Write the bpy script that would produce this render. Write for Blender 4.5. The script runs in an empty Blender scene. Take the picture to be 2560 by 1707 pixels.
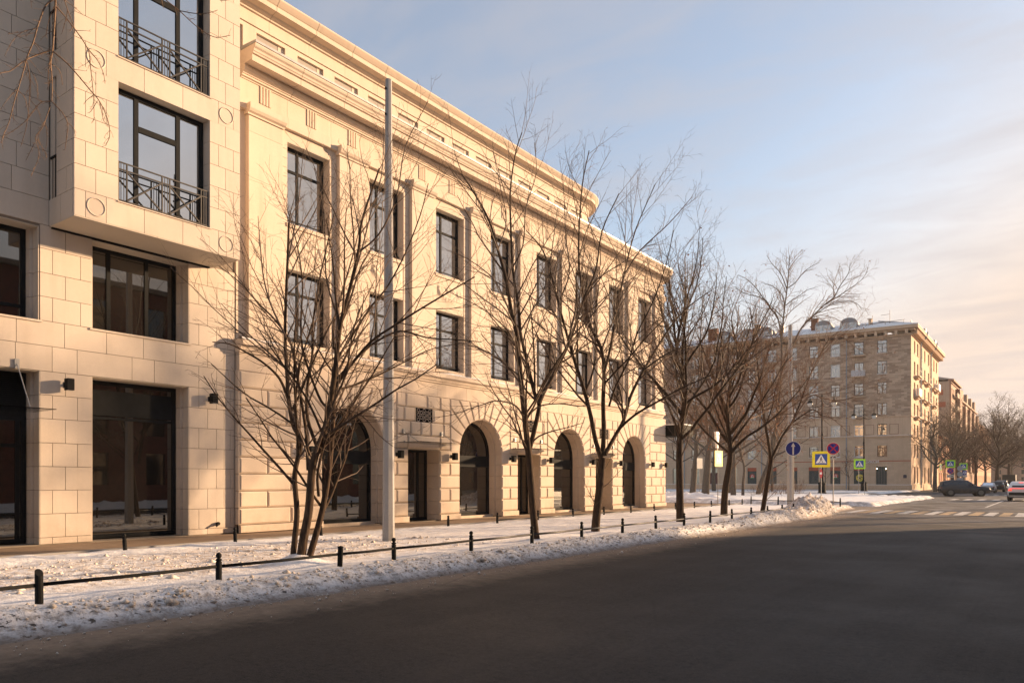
import bpy, bmesh, math, random
import numpy as np
from mathutils import Vector, Matrix
SC = bpy.context.scene
COL = SC.collection
R = math.radians
PI = math.pi
# ---------------------------------------------------------------- camera
F_PX, CX, HY, CAMH = 1860.0, 1280.0, 1202.0, 1.65       # focal length, centre and horizon of the 2560 px photograph
YAW = math.atan(1360 / F_PX)
FW = (-math.sin(YAW), math.cos(YAW))
RT = (math.cos(YAW), math.sin(YAW))
cam_data = bpy.data.cameras.new('camera')
cam = bpy.data.objects.new('camera', cam_data)
COL.objects.link(cam)
cam.location = (0, 0, CAMH)
cam.rotation_euler = (R(90), 0, YAW)
cam_data.sensor_width = 36
cam_data.lens = 36 * F_PX / 2560
cam_data.shift_y = (HY - 853.5) / 2560
cam_data.clip_end = 3000
SC.camera = cam
# ---------------------------------------------------------------- light
SUN_AZ, SUN_EL = R(32), R(11.3)                            # azimuth from +Y towards +X
SUN_DIR = Vector((math.sin(SUN_AZ) * math.cos(SUN_EL), math.cos(SUN_AZ) * math.cos(SUN_EL), math.sin(SUN_EL)))
sun_data = bpy.data.lights.new('sun', 'SUN')
sun_data.energy = 4.9
sun_data.angle = R(1.9)
sun_data.color = (1.0, 0.675, 0.40)
sun = bpy.data.objects.new('sun', sun_data)
COL.objects.link(sun)
sun.rotation_euler = SUN_DIR.to_track_quat('Z', 'Y').to_euler()
world = bpy.data.worlds.new('World')
SC.world = world
world.use_nodes = True
wn, wl = world.node_tree.nodes, world.node_tree.links
wn.clear()
sky = wn.new('ShaderNodeTexSky')
sky.sky_type = 'NISHITA'
sky.sun_disc = False
sky.sun_elevation = SUN_EL
sky.sun_rotation = SUN_AZ
sky.air_density = 1.0
sky.dust_density = 1.2
sky.ozone_density = 1.6
bg = wn.new('ShaderNodeBackground')
bg.inputs['Strength'].default_value = 0.116
wout = wn.new('ShaderNodeOutputWorld')
tc = wn.new('ShaderNodeTexCoord')
# thin cirrus: a noise stretched over a flat layer high above
sep = wn.new('ShaderNodeSeparateXYZ'); wl.new(tc.outputs['Generated'], sep.inputs[0])
zadd = wn.new('ShaderNodeMath'); zadd.operation = 'MAXIMUM'; wl.new(sep.outputs['Z'], zadd.inputs[0]); zadd.inputs[1].default_value = 0.02
zad2 = wn.new('ShaderNodeMath'); zad2.operation = 'ADD'; wl.new(zadd.outputs[0], zad2.inputs[0]); zad2.inputs[1].default_value = 0.12
dx = wn.new('ShaderNodeMath'); dx.operation = 'DIVIDE'; wl.new(sep.outputs['X'], dx.inputs[0]); wl.new(zad2.outputs[0], dx.inputs[1])
dy = wn.new('ShaderNodeMath'); dy.operation = 'DIVIDE'; wl.new(sep.outputs['Y'], dy.inputs[0]); wl.new(zad2.outputs[0], dy.inputs[1])
cmb = wn.new('ShaderNodeCombineXYZ'); wl.new(dx.outputs[0], cmb.inputs['X']); wl.new(dy.outputs[0], cmb.inputs['Y'])
mp = wn.new('ShaderNodeMapping'); wl.new(cmb.outputs[0], mp.inputs['Vector'])
mp.inputs['Rotation'].default_value = (0, 0, R(-40)); mp.inputs['Scale'].default_value = (0.7, 1.5, 1)
n1 = wn.new('ShaderNodeTexNoise'); wl.new(mp.outputs[0], n1.inputs['Vector'])
n1.inputs['Scale'].default_value = 3.1; n1.inputs['Detail'].default_value = 9; n1.inputs['Roughness'].default_value = 0.56; n1.inputs['Distortion'].default_value = 0.5
cr = wn.new('ShaderNodeMapRange'); wl.new(n1.outputs['Fac'], cr.inputs['Value'])
cr.inputs['From Min'].default_value = 0.40; cr.inputs['From Max'].default_value = 0.74
cr.inputs['To Min'].default_value = 0.32; cr.inputs['To Max'].default_value = 0.66
veil = wn.new('ShaderNodeMix'); veil.data_type = 'RGBA'; veil.blend_type = 'MIX'
wl.new(cr.outputs[0], veil.inputs['Factor'])
cap = wn.new('ShaderNodeMix'); cap.data_type = 'RGBA'; cap.blend_type = 'MIX'      # hazy glow round the sun levels off at cream
sc_ = wn.new('ShaderNodeSeparateColor'); wl.new(sky.outputs[0], sc_.inputs[0])
gl = wn.new('ShaderNodeMapRange'); gl.interpolation_type = 'SMOOTHSTEP'; wl.new(sc_.outputs['Green'], gl.inputs['Value'])
gl.inputs['From Min'].default_value = 2.0; gl.inputs['From Max'].default_value = 6.0
wl.new(gl.outputs[0], cap.inputs['Factor'])
wl.new(sky.outputs[0], cap.inputs['A']); cap.inputs['B'].default_value = (3.95, 3.1, 2.5, 1)
wl.new(cap.outputs['Result'], veil.inputs['A'])
veil.inputs['B'].default_value = (2.3, 2.12, 2.1, 1)
wl.new(veil.outputs['Result'], bg.inputs['Color'])
wl.new(bg.outputs[0], wout.inputs['Surface'])
# ---------------------------------------------------------------- exposure
SC.view_settings.view_transform = 'Standard'
SC.view_settings.look = 'None'
SC.view_settings.exposure = 1.28
SC.view_settings.gamma = 1.0
SC.view_settings.use_curve_mapping = False

HAZE = .0002
# ================================================================ helpers
def at(X, Y, d):
    """world point seen at photograph pixel X, Y at depth d"""
    l = (X - CX) / F_PX * d
    return Vector((d * FW[0] + l * RT[0], d * FW[1] + l * RT[1], CAMH - (Y - HY) / F_PX * d))

class MB:
    """collects shapes, then links them as one mesh object"""
    def __init__(self): self.v = []; self.f = []; self.m = []; self.mi = 0
    def poly(self, pts):
        n = len(self.v); self.v += [tuple(p) for p in pts]; self.f.append(tuple(range(n, n + len(pts)))); self.m.append(self.mi)
    def box(self, lo, hi):
        n = len(self.v); (a, b, c), (d, e, f) = lo, hi
        self.v += [(a, b, c), (d, b, c), (d, e, c), (a, e, c), (a, b, f), (d, b, f), (d, e, f), (a, e, f)]
        for q in ((0, 3, 2, 1), (4, 5, 6, 7), (0, 1, 5, 4), (1, 2, 6, 5), (2, 3, 7, 6), (3, 0, 4, 7)):
            self.f.append(tuple(n + i for i in q)); self.m.append(self.mi)
        return self
    def bar(self, p, q, w, h=None):
        """square bar from p to q"""
        p, q = Vector(p), Vector(q); h = h or w
        d = (q - p).normalized(); s = d.cross(Vector((0, 0, 1)))
        s = Vector((0, 1, 0)) if s.length < 1e-4 else s.normalized()
        if abs(d.z) > .999: s = Vector((1, 0, 0))
        t = s.cross(d)
        n = len(self.v)
        for c in (p, q):
            for a, b in ((-1, -1), (1, -1), (1, 1), (-1, 1)):
                self.v.append(tuple(c + s * (a * w / 2) + t * (b * h / 2)))
        for q4 in ((3, 2, 1, 0), (4, 5, 6, 7), (0, 1, 5, 4), (1, 2, 6, 5), (2, 3, 7, 6), (3, 0, 4, 7)):
            self.f.append(tuple(n + i for i in q4)); self.m.append(self.mi)
        return self
    def tube(self, pts, rad, k=8, cap=True):
        pts = [Vector(p) for p in pts]
        if not hasattr(rad, '__len__'): rad = [rad] * len(pts)
        n = len(self.v); ref = None
        for i, p in enumerate(pts):
            d = (pts[min(i + 1, len(pts) - 1)] - pts[max(i - 1, 0)]).normalized()
            if ref is None:
                ref = Vector((1, 0, 0)) if abs(d.x) < .9 else Vector((0, 1, 0))
            s = (ref - d * ref.dot(d)).normalized(); t = d.cross(s); ref = s
            for j in range(k):
                a = 2 * PI * j / k
                self.v.append(tuple(p + (s * math.cos(a) + t * math.sin(a)) * rad[i]))
        for i in range(len(pts) - 1):
            for j in range(k):
                a, b = n + i * k + j, n + i * k + (j + 1) % k
                self.f.append((a, b, b + k, a + k)); self.m.append(self.mi)
        if cap:
            self.f.append(tuple(n + j for j in reversed(range(k)))); self.m.append(self.mi)
            e = n + (len(pts) - 1) * k
            self.f.append(tuple(e + j for j in range(k))); self.m.append(self.mi)
        return self
    def lathe(self, prof, c=(0, 0, 0), k=12):
        return self.tube([(c[0], c[1], c[2] + z) for r, z in prof], [r for r, z in prof], k)
    def extrude(self, poly, d):
        """closed polygon of 3-D points moved along vector d"""
        d = Vector(d); n = len(self.v); k = len(poly)
        self.v += [tuple(Vector(p)) for p in poly] + [tuple(Vector(p) + d) for p in poly]
        self.f.append(tuple(n + i for i in reversed(range(k)))); self.f.append(tuple(n + k + i for i in range(k))); self.m += [self.mi] * 2
        for i in range(k):
            j = (i + 1) % k
            self.f.append((n + i, n + j, n + k + j, n + k + i)); self.m.append(self.mi)
        return self
    def mesh(self, name, mats, smooth=False, fix=True):
        me = bpy.data.meshes.new(name)
        me.from_pydata(self.v, [], self.f)
        for m in (mats if isinstance(mats, (list, tuple)) else [mats]): me.materials.append(m)
        if isinstance(mats, (list, tuple)): me.polygons.foreach_set('material_index', self.m)
        if fix:
            bm = bmesh.new(); bm.from_mesh(me); bmesh.ops.recalc_face_normals(bm, faces=bm.faces); bm.to_mesh(me); bm.free()
        if smooth: me.polygons.foreach_set('use_smooth', [True] * len(me.polygons))
        me.update()
        return me
    def build(self, name, mats, parent=None, smooth=False, fix=True):
        return link(name, self.mesh(name, mats, smooth, fix), parent)

def link(name, me, parent=None, loc=None):
    o = bpy.data.objects.new(name, me); COL.objects.link(o)
    if loc is not None: o.location = loc
    if parent:
        o.parent = parent; o.matrix_parent_inverse = parent.matrix_basis.inverted()
    return o
def np_mesh(name, verts, faces, mat, parent=None, smooth=True):
    """verts (n,3), faces (m,3|4) arrays"""
    me = bpy.data.meshes.new(name)
    nv, nf, k = len(verts), len(faces), faces.shape[1]
    me.vertices.add(nv); me.vertices.foreach_set('co', np.asarray(verts, np.float32).ravel())
    me.loops.add(nf * k); me.loops.foreach_set('vertex_index', np.asarray(faces, np.int32).ravel())
    me.polygons.add(nf); me.polygons.foreach_set('loop_start', np.arange(0, nf * k, k, dtype=np.int32))
    if smooth: me.polygons.foreach_set('use_smooth', np.ones(nf, bool))
    me.update(calc_edges=True)
    me.materials.append(mat)
    return link(name, me, parent)
def thing(name, label, cat, loc=(0, 0, 0), rz=0, group=None):
    o = bpy.data.objects.new(name, None); COL.objects.link(o)
    o.location = loc; o.rotation_euler = (0, 0, rz); o.empty_display_size = .2
    return tag(o, label, cat, group)
def tag(o, label, cat, group=None):
    o['label'] = label; o['category'] = cat
    if group: o['group'] = group
    return o
def kind(o, k, label=None):
    o['kind'] = k
    if label: o['label'] = label
    return o
def copy_tree(o, parent=None):
    c = o.copy(); COL.objects.link(c)
    if parent: c.parent = parent
    for ch in list(o.children): copy_tree(ch, c)
    return c
class Fr:
    """local frame: u along a wall, v up, n outwards"""
    def __init__(s, O, U, N, V=(0, 0, 1)): s.O, s.U, s.N, s.V = Vector(O), Vector(U).normalized(), Vector(N).normalized(), Vector(V)
    def __call__(s, u, v, n=0): return s.O + s.U * u + s.V * v + s.N * n
    def box(s, mb, u0, u1, v0, v1, n0, n1):
        b = [s(u, v, n0) for u, v in ((u0, v0), (u1, v0), (u1, v1), (u0, v1))]
        mb.extrude(b, s.N * (n1 - n0)); return mb
    def quad(s, mb, u0, u1, v0, v1, n): mb.poly([s(u0, v0, n), s(u1, v0, n), s(u1, v1, n), s(u0, v1, n)])
    def holes(s, mb, u0, u1, v0, v1, hs, n=0, depth=.3):
        """wall sheet with rectangular holes and their reveals"""
        us = sorted({u0, u1, *[h[0] for h in hs], *[h[1] for h in hs]}); vs = sorted({v0, v1, *[h[2] for h in hs], *[h[3] for h in hs]})
        us = [u for u in us if u0 <= u <= u1]; vs = [v for v in vs if v0 <= v <= v1]
        for a, b in zip(us, us[1:]):
            for c, d in zip(vs, vs[1:]):
                mu, mv = (a + b) / 2, (c + d) / 2
                if not any(h[0] < mu < h[1] and h[2] < mv < h[3] for h in hs): s.quad(mb, a, b, c, d, n)
        for a, b, c, d in hs:
            for p, q in (((a, c), (b, c)), ((b, c), (b, d)), ((b, d), (a, d)), ((a, d), (a, c))):
                mb.poly([s(*p, n), s(*q, n), s(*q, n - depth), s(*p, n - depth)])

# ---------------------------------------------------------------- noise
_perm = np.random.RandomState(7).permutation(256); _perm = np.concatenate([_perm, _perm, _perm])
_g = np.random.RandomState(8).randn(256, 2); _g /= np.linalg.norm(_g, axis=1)[:, None]
def perlin(x, y):
    xi, yi = np.floor(x).astype(int), np.floor(y).astype(int); xf, yf = x - xi, y - yi
    u, v = xf ** 3 * (xf * (xf * 6 - 15) + 10), yf ** 3 * (yf * (yf * 6 - 15) + 10)
    def gr(ix, iy, fx, fy):
        h = _perm[_perm[ix & 255] + (iy & 255)]; return _g[h, 0] * fx + _g[h, 1] * fy
    a, b = gr(xi, yi, xf, yf), gr(xi + 1, yi, xf - 1, yf); c, d = gr(xi, yi + 1, xf, yf - 1), gr(xi + 1, yi + 1, xf - 1, yf - 1)
    return (a + u * (b - a)) * (1 - v) + (c + u * (d - c)) * v
def fbm(x, y, o=4, g=.5):
    s, a = 0, 1.
    for i in range(o): s = s + a * perlin(x * 2 ** i + 17.3 * i, y * 2 ** i - 9.1 * i); a *= g
    return s

# ---------------------------------------------------------------- materials
class NT:
    def __init__(s, name):
        s.m = bpy.data.materials.new(name); s.m.use_nodes = True
        s.t = s.m.node_tree; s.n = s.t.nodes; s.l = s.t.links
        s.b = s.n['Principled BSDF']
        s.pos = s.n.new('ShaderNodeNewGeometry').outputs['Position']
    def new(s, t, **k):
        n = s.n.new(t)
        for a, v in k.items():
            if a in n.inputs: s.put(n.inputs[a], v)
            else: setattr(n, a, v)
        return n
    def put(s, i, v):
        if hasattr(v, 'links'): s.l.new(v, i)
        else: i.default_value = v if not (isinstance(v, tuple) and len(v) == 3 and i.type == 'RGBA') else (*v, 1)
    def noise(s, scale, detail=4, rough=.55, vec=None, dist=0):
        n = s.new('ShaderNodeTexNoise'); s.l.new(vec or s.pos, n.inputs['Vector'])
        n.inputs['Scale'].default_value = scale; n.inputs['Detail'].default_value = detail; n.inputs['Roughness'].default_value = rough; n.inputs['Distortion'].default_value = dist
        return n.outputs['Fac']
    def mapv(s, scale, rot=(0, 0, 0), vec=None):
        n = s.new('ShaderNodeMapping'); s.l.new(vec or s.pos, n.inputs['Vector']); n.inputs['Scale'].default_value = scale; n.inputs['Rotation'].default_value = rot
        return n.outputs[0]
    def rng(s, v, a, b, c=0., d=1.):
        n = s.new('ShaderNodeMapRange'); s.put(n.inputs['Value'], v)
        for k, x in zip(('From Min', 'From Max', 'To Min', 'To Max'), (a, b, c, d)): n.inputs[k].default_value = x
        return n.outputs[0]
    def mix(s, f, a, b, mode='MIX'):
        n = s.new('ShaderNodeMix', data_type='RGBA', blend_type=mode)
        s.put(n.inputs['Factor'], f); s.put(n.inputs['A'], a); s.put(n.inputs['B'], b)
        return n.outputs['Result']
    def math(s, op, a, b=0.):
        n = s.new('ShaderNodeMath', operation=op); s.put(n.inputs[0], a); s.put(n.inputs[1], b); return n.outputs[0]
    def xyz(s, vec=None):
        n = s.new('ShaderNodeSeparateXYZ'); s.l.new(vec or s.pos, n.inputs[0]); return n.outputs
    def rand(s): return s.new('ShaderNodeObjectInfo').outputs['Random']
    def bump(s, h, strength=.3, dist=.01):
        n = s.new('ShaderNodeBump'); s.put(n.inputs['Height'], h); n.inputs['Strength'].default_value = strength; n.inputs['Distance'].default_value = dist
        s.l.new(n.outputs[0], s.b.inputs['Normal'])
    def fin(s, col=None, rough=.8, metal=0, spec=None):
        if col is not None: s.put(s.b.inputs['Base Color'], col)
        s.put(s.b.inputs['Roughness'], rough); s.b.inputs['Metallic'].default_value = metal
        if spec is not None: s.b.inputs['Specular IOR Level'].default_value = spec
        return s.m
def plain(name, col, rough=.6, metal=0, var=.12, scale=6, spec=None, bump=0):
    t = NT(name); n = t.noise(scale, 4)
    c = t.mix(t.rng(n, .3, .7), tuple(x * (1 - var) for x in col), tuple(min(1, x * (1 + var)) for x in col))
    if bump: t.bump(t.noise(scale * 6, 3), bump, .01)
    return t.fin(c, t.rng(n, .3, .7, max(0, rough - .06), min(1, rough + .06)), metal, spec)
def stone(name, col, speck=.16, var=.1, fine=160, bump=.25, streak=.1):
    t = NT(name)
    big = t.noise(.9, 5, .6); f = t.noise(fine, 2, .5); mid = t.noise(9, 5, .65)
    z = t.noise(1., 4, .6, t.mapv((2.2, 2.2, .22)))
    c = t.mix(t.rand(), tuple(x * (1 - var) for x in col), tuple(x * (1 + var * .8) for x in col))
    c = t.mix(t.rng(f, .4, .62), c, tuple(x * (1 - speck) for x in col), 'MIX')
    c = t.mix(t.rng(big, .35, .7, 0, .22), c, (col[0] * .72, col[1] * .68, col[2] * .62))
    c = t.mix(t.rng(z, .5, .75, 0, streak), c, (col[0] * .5, col[1] * .46, col[2] * .4))
    c = t.mix(t.rng(mid, .45, .7, 0, .12), c, (col[0] * 1.2, col[1] * 1.17, col[2] * 1.1))
    # splash dirt near the pavement
    zz = t.xyz()['Z']; d = t.math('MULTIPLY', t.rng(zz, .05, 1.0, 1, 0), t.rng(t.noise(2.4, 5, .65), .38, .62))
    c = t.mix(t.math('MULTIPLY', d, .42), c, (col[0] * .55, col[1] * .47, col[2] * .38))
    t.bump(t.math('ADD', t.math('MULTIPLY', f, .4), mid), bump, .006)
    return t.fin(c, .86, spec=.3)
M = {}
M['granite'] = stone('pale granite', (.60, .52, .44), .15, .085, 160, .25, .2)
M['lime'] = stone('cut limestone', (.63, .525, .425), .10, .075, 90, .3, .28)
M['joint'] = plain('mortar joint', (.20, .165, .13), .95)
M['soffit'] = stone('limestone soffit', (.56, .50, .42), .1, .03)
M['frame'] = plain('dark window frame', (.016, .017, .018), .7, .0, .2, 6, .08)
M['black'] = plain('black painted iron', (.012, .012, .012), .75, 0, .3, 20, .12)
M['iron'] = plain('grey brown painted railing', (.035, .031, .028), .45, .3)
M['zinc'] = plain('zinc flashing', (.33, .33, .33), .5, .4)
M['louvre'] = plain('grey louvre panel', (.30, .265, .23), .7)
def glass(name, refl, dark, tint, ior=1.9, wob=.012):
    t = NT(name)
    g = t.new('ShaderNodeBsdfGlossy'); g.inputs['Color'].default_value = (*tint, 1); g.inputs['Roughness'].default_value = .015
    d = t.new('ShaderNodeBsdfDiffuse'); d.inputs['Color'].default_value = (*dark, 1)
    b = t.new('ShaderNodeBump'); t.l.new(t.noise(.7, 2), b.inputs['Height']); b.inputs['Strength'].default_value = .045; b.inputs['Distance'].default_value = wob
    t.l.new(b.outputs[0], g.inputs['Normal'])
    fr = t.new('ShaderNodeFresnel'); fr.inputs['IOR'].default_value = ior
    f = t.rng(fr.outputs[0], 0, 1, refl, 1)
    mx = t.new('ShaderNodeMixShader'); t.l.new(f, mx.inputs[0]); t.l.new(d.outputs[0], mx.inputs[1]); t.l.new(g.outputs[0], mx.inputs[2])
    t.l.new(mx.outputs[0], t.n['Material Output'].inputs['Surface'])
    return t.m
M['glass'] = glass('coated window glass', .50, (.012, .013, .014), (.92, .96, 1.0), 1.6, 0.0)
M['shopglass'] = glass('shop window glass', .11, (.012, .011, .010), (.97, .97, .95), 1.5)
M['oldglass'] = glass('old window glass', .30, (.03, .035, .04), (.95, .97, 1.0), 1.6, .05)
def snow_mat(name, dirt=.5, fine=1.0, tint=(.82, .81, .80), base=(.20, .145, .095)):
    t = NT(name)
    big = t.noise(.75 * fine, 6, .62); mid = t.noise(4.2 * fine, 6, .66); sm = t.noise(26 * fine, 4, .6)
    m = t.math('ADD', t.math('MULTIPLY', big, .5), t.math('ADD', t.math('MULTIPLY', mid, .36), t.math('MULTIPLY', sm, .2)))
    c = t.mix(t.rng(m, .50 - .08 * dirt, .74, 0, dirt), tint, (.46, .38, .30))
    c = t.mix(t.rng(m, .60 - .04 * dirt, .70, 0, dirt), c, base)
    c = t.mix(t.rng(t.noise(60 * fine, 2), .66, .74, 0, dirt), c, (.08, .06, .045))
    t.b.inputs['Subsurface Weight'].default_value = .0
    t.bump(t.math('ADD', t.math('MULTIPLY', mid, .8), t.math('MULTIPLY', sm, .35)), .55, .05)
    return t.fin(c, .75, spec=.25)
M['snow'] = snow_mat('trodden snow', .30)
M['snowclean'] = snow_mat('clean snow', .06)
M['snowdirt'] = snow_mat('ploughed dirty snow', .95, 1.6, (.72, .65, .58))
M['void'] = plain('unlit opening', (.006, .006, .006), 1.0, 0, .0, 6, 0.0)
def bark(name, a, b):
    t = NT(name)
    n = t.noise(1., 6, .65, t.mapv((26, 26, 5))); c = t.mix(t.rng(n, .35, .65), a, b)
    t.bump(n, .7, .02)
    return t.fin(c, .9, spec=.2)
M['bark'] = bark('brown bark', (.030, .020, .014), (.085, .054, .034))
M['twig'] = plain('brown twigs', (.088, .052, .031), .7, 0, .25, 9)
M['barkgrey'] = bark('grey bark', (.07, .055, .042), (.16, .125, .095))
M['twigred'] = plain('rusty twigs', (.165, .085, .042), .75, 0, .3, 4)
M['leaf'] = plain('dry leaves', (.30, .105, .03), .8, 0, .4, 3)
M['concrete'] = stone('weathered concrete', (.37, .365, .365), .16, .02, 70, .4, .35)

_cache = {}
def block(fr, name, parent, u0, u1, v0, v1, depth, mat, bev=0., gap=.006, base=.0):
    """one stone: a slab, or with bev a slab whose face has chamfered edges; alike stones share a mesh"""
    w, h = round(u1 - u0 - 2 * gap, 3), round(v1 - v0 - 2 * gap, 3)
    key = (w, h, depth, bev, base, mat.name, tuple(fr.U), tuple(fr.N), tuple(fr.V))
    me = _cache.get(key)
    if me is None:
        mb = MB(); f = Fr((0, 0, 0), fr.U, fr.N, fr.V)
        b = [(0, 0), (w, 0), (w, h), (0, h)]
        i = [(bev, bev), (w - bev, bev), (w - bev, h - bev), (bev, h - bev)]
        B = [f(*p, base) for p in b]; I = [f(*p, depth) for p in i]
        mid = [f(*p, depth - bev * .8) for p in b] if bev else None
        mb.poly(I)
        if bev:
            for k in range(4):
                j = (k + 1) % 4
                mb.poly([mid[k], mid[j], I[j], I[k]]); mb.poly([B[k], B[j], mid[j], mid[k]])
        else:
            for k in range(4): mb.poly([B[k], B[(k + 1) % 4], I[(k + 1) % 4], I[k]])
        me = _cache[key] = mb.mesh(name, mat, fix=False)
    return link(name, me, parent, fr(u0 + gap, v0 + gap))
def sweep(prof, path, name, mat, parent, smooth=False):
    """profile [(outward, z)] moved along a plan path; outward is to the right-hand side of travel (+X when going +Y)"""
    pts = [Vector((*p, 0)) for p in path]; N = []
    for i in range(len(pts)):
        a = (pts[i] - pts[i - 1]).normalized() if i else None
        b = (pts[i + 1] - pts[i]).normalized() if i < len(pts) - 1 else None
        na = Vector((a.y, -a.x, 0)) if a else None; nb = Vector((b.y, -b.x, 0)) if b else None
        if na is None: n = nb
        elif nb is None: n = na
        else: n = (na + nb).normalized(); n = n / max(.3, n.dot(nb))
        N.append(n)
    mb = MB(); k = len(prof)
    for p, n in zip(pts, N):
        for o, z in prof: mb.v.append((p.x + n.x * o, p.y + n.y * o, z))
    for i in range(len(pts) - 1):
        for j in range(k - 1):
            a = i * k + j; mb.f.append((a, a + k, a + k + 1, a + 1)); mb.m.append(0)
    mb.f.append(tuple(range(k))); mb.f.append(tuple(reversed(range((len(pts) - 1) * k, len(pts) * k)))); mb.m += [0, 0]
    return mb.build(name, mat, parent, smooth)
def arc(cx, cy, r, a0, a1, n=10): return [(cx + r * math.cos(R(a0 + (a1 - a0) * i / n)), cy + r * math.sin(R(a0 + (a1 - a0) * i / n))) for i in range(n + 1)]
def window(fr, parent, u0, u1, v0, v1, n, cols, rows, bar=.07, outer=.09, glassm=None, framem=None, cells=None, deep=.06, name='window'):
    """frame with bars as one part, panes as its sub-parts; cols / rows are inner bar positions as fractions"""
    framem = framem or M['frame']; glassm = glassm or M['glass']
    mb = MB()
    fr.box(mb, u0, u0 + outer, v0, v1, n - deep, n); fr.box(mb, u1 - outer, u1, v0, v1, n - deep, n)
    fr.box(mb, u0 + outer, u1 - outer, v1 - outer, v1, n - deep, n - .002); fr.box(mb, u0 + outer, u1 - outer, v0, v0 + outer, n - deep, n - .002)
    us = [u0 + outer] + [u0 + (u1 - u0) * c for c in cols] + [u1 - outer]; vs = [v0 + outer] + [v0 + (v1 - v0) * r for r in rows] + [v1 - outer]
    for u in us[1:-1]: fr.box(mb, u - bar / 2, u + bar / 2, v0 + outer, v1 - outer, n - deep, n - .004)
    for v in vs[1:-1]: fr.box(mb, u0 + outer, u1 - outer, v - bar / 2, v + bar / 2, n - deep, n - .008)
    w = mb.build(name, framem, parent)
    for i in range(len(us) - 1):
        for j in range(len(vs) - 1):
            p = MB(); fr.box(p, us[i], us[i + 1], vs[j], vs[j + 1], n - deep + .012, n - deep + .024)
            p.build('pane', glassm, w)
    return w

# ================================================================ THE PALE APARTMENT HOUSE ON THE LEFT
XL = -19.62
LB = thing('apartment_house', 'pale granite apartment house with a box bay and black shop windows, filling the left edge', 'building', (XL, 10, 0.1))
fl = Fr((XL, 0, 0), (0, 1, 0), (1, 0, 0))
G = M['granite']
holes_g = [(8.89, 11.49, .13, 4.29), (5.05, 7.70, .13, 4.29), (8.89, 11.49, 5.50, 7.75), (4.6, 7.68, 5.50, 7.75), (4.2, 6.75, 9.0, 11.75), (4.2, 6.75, 12.5, 15.25)]
mb = MB(); fl.holes(mb, 2.0, 12.94, .1, 19, holes_g, -.03, .62); mb.build('wall', M['joint'], LB)
mb = MB(); mb.box((-34, 2.0, .1), (XL - .8, 12.93, 19.0)); mb.build('house_body', M['joint'], LB)
def lay(fr, parent, u0, u1, rows, sa, sb, mat=None, depth=.0, base=-.035, first=0, name='stone_panel'):
    for i in range(len(rows) - 1):
        s = [u0] + [x for x in (sa if (i + first) % 2 == 0 else sb) if u0 + .05 < x < u1 - .05] + [u1]
        for a, b in zip(s, s[1:]): block(fr, name, parent, a, b, rows[i], rows[i + 1], depth, mat or G, base=base)
rg = [.13, .29, .86, 1.43, 2.0, 2.57, 3.15, 3.72, 4.29]
lay(fl, LB, 7.70, 8.89, rg, [8.27], [7.98, 8.55], first=1)
lay(fl, LB, 11.49, 12.93, rg, [11.79, 12.34, 12.78], [12.06, 12.58], first=1)
lay(fl, LB, 2.0, 5.05, rg, [3.2, 4.2], [2.6, 3.7], first=1)
lay(fl, LB, 2.0, 12.93, [4.29, 4.9], [3.2, 4.4, 5.9, 7.18, 7.97, 8.54, 9.9, 10.5, 11.79, 12.34], [])
lay(fl, LB, 2.0, 12.93, [4.9, 5.5], [3.0, 4.6, 6.0, 7.2, 8.25, 9.25, 10.2, 11.1, 12.06, 12.58], [])
ru = [5.5, 6.08, 6.65, 7.23, 7.8]
lay(fl, LB, 7.70, 8.89, ru, [7.98, 8.62], [8.27])
lay(fl, LB, 11.49, 12.93, ru, [11.79, 12.34, 12.7], [12.06, 12.58])
lay(fl, LB, 2.0, 4.6, ru, [3.2], [2.6, 3.9])
# inner reveal stones of the openings (a second step inside each jamb)
for (a, b, c, d, big) in ((8.89, 11.49, .13, 4.29, 1), (5.05, 7.70, .13, 4.29, 1), (8.89, 11.49, 5.5, 7.75, 0), (4.6, 7.68, 5.5, 7.75, 0)):
    rows = rg if big else ru[:-1] + [7.75]
    fj = Fr((XL, b, 0), (-1, 0, 0), (0, -1, 0))      # jamb at the right-hand side of the opening, seen from the street
    for i in range(len(rows) - 1):
        block(fj, 'reveal_stone', LB, .0, .30, rows[i], rows[i + 1], .015, G, base=.0)
        block(fj, 'reveal_stone', LB, .30, .60, rows[i], rows[i + 1], .085, G, base=.0)
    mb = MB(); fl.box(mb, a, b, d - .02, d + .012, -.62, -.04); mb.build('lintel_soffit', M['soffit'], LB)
    mb = MB(); fl.box(mb, a - .0, a + .03, c, d, -.62, -.036); mb.build('left_reveal', G, LB)
for (a, b, c) in ((8.83, 11.55, 5.5), (4.5, 7.74, 5.5), (4.1, 6.8, 9.0), (4.1, 6.8, 12.5)):
    mb = MB(); fl.box(mb, a, b, c - .05, c - .004, -.6, .035); mb.build('window_sill', G, LB)
# recessed wall above, left of the bay
for z0 in (7.8, 11.3, 14.8):
    lay(fl, LB, 2.0, 7.9, [z0 if z0 == 7.8 else z0 + .45, z0 + .62 if z0 == 7.8 else z0 + .75, z0 + 1.2], [3.3, 5.0, 6.4], [4.2, 5.8, 7.1])
    lay(fl, LB, 6.75, 7.9, [z0 + 1.2 + .585 * k for k in range(5)] + [z0 + 3.95], [7.2], [7.5])
    lay(fl, LB, 2.0, 4.2, [z0 + 1.2 + .585 * k for k in range(5)] + [z0 + 3.95], [3.2], [2.7])
for z0 in (9.0, 12.5):
    fj = Fr((XL, 6.75, 0), (-1, 0, 0), (0, -1, 0))
    for i in range(5): block(fj, 'reveal_stone', LB, .0, .55, z0 + .55 * i, z0 + .55 * (i + 1), .015, G, base=.0)
    window(fl, LB, 4.2, 6.73, z0, z0 + 2.75, -.5, [.3, .68], [.12], .08, .1)
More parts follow.
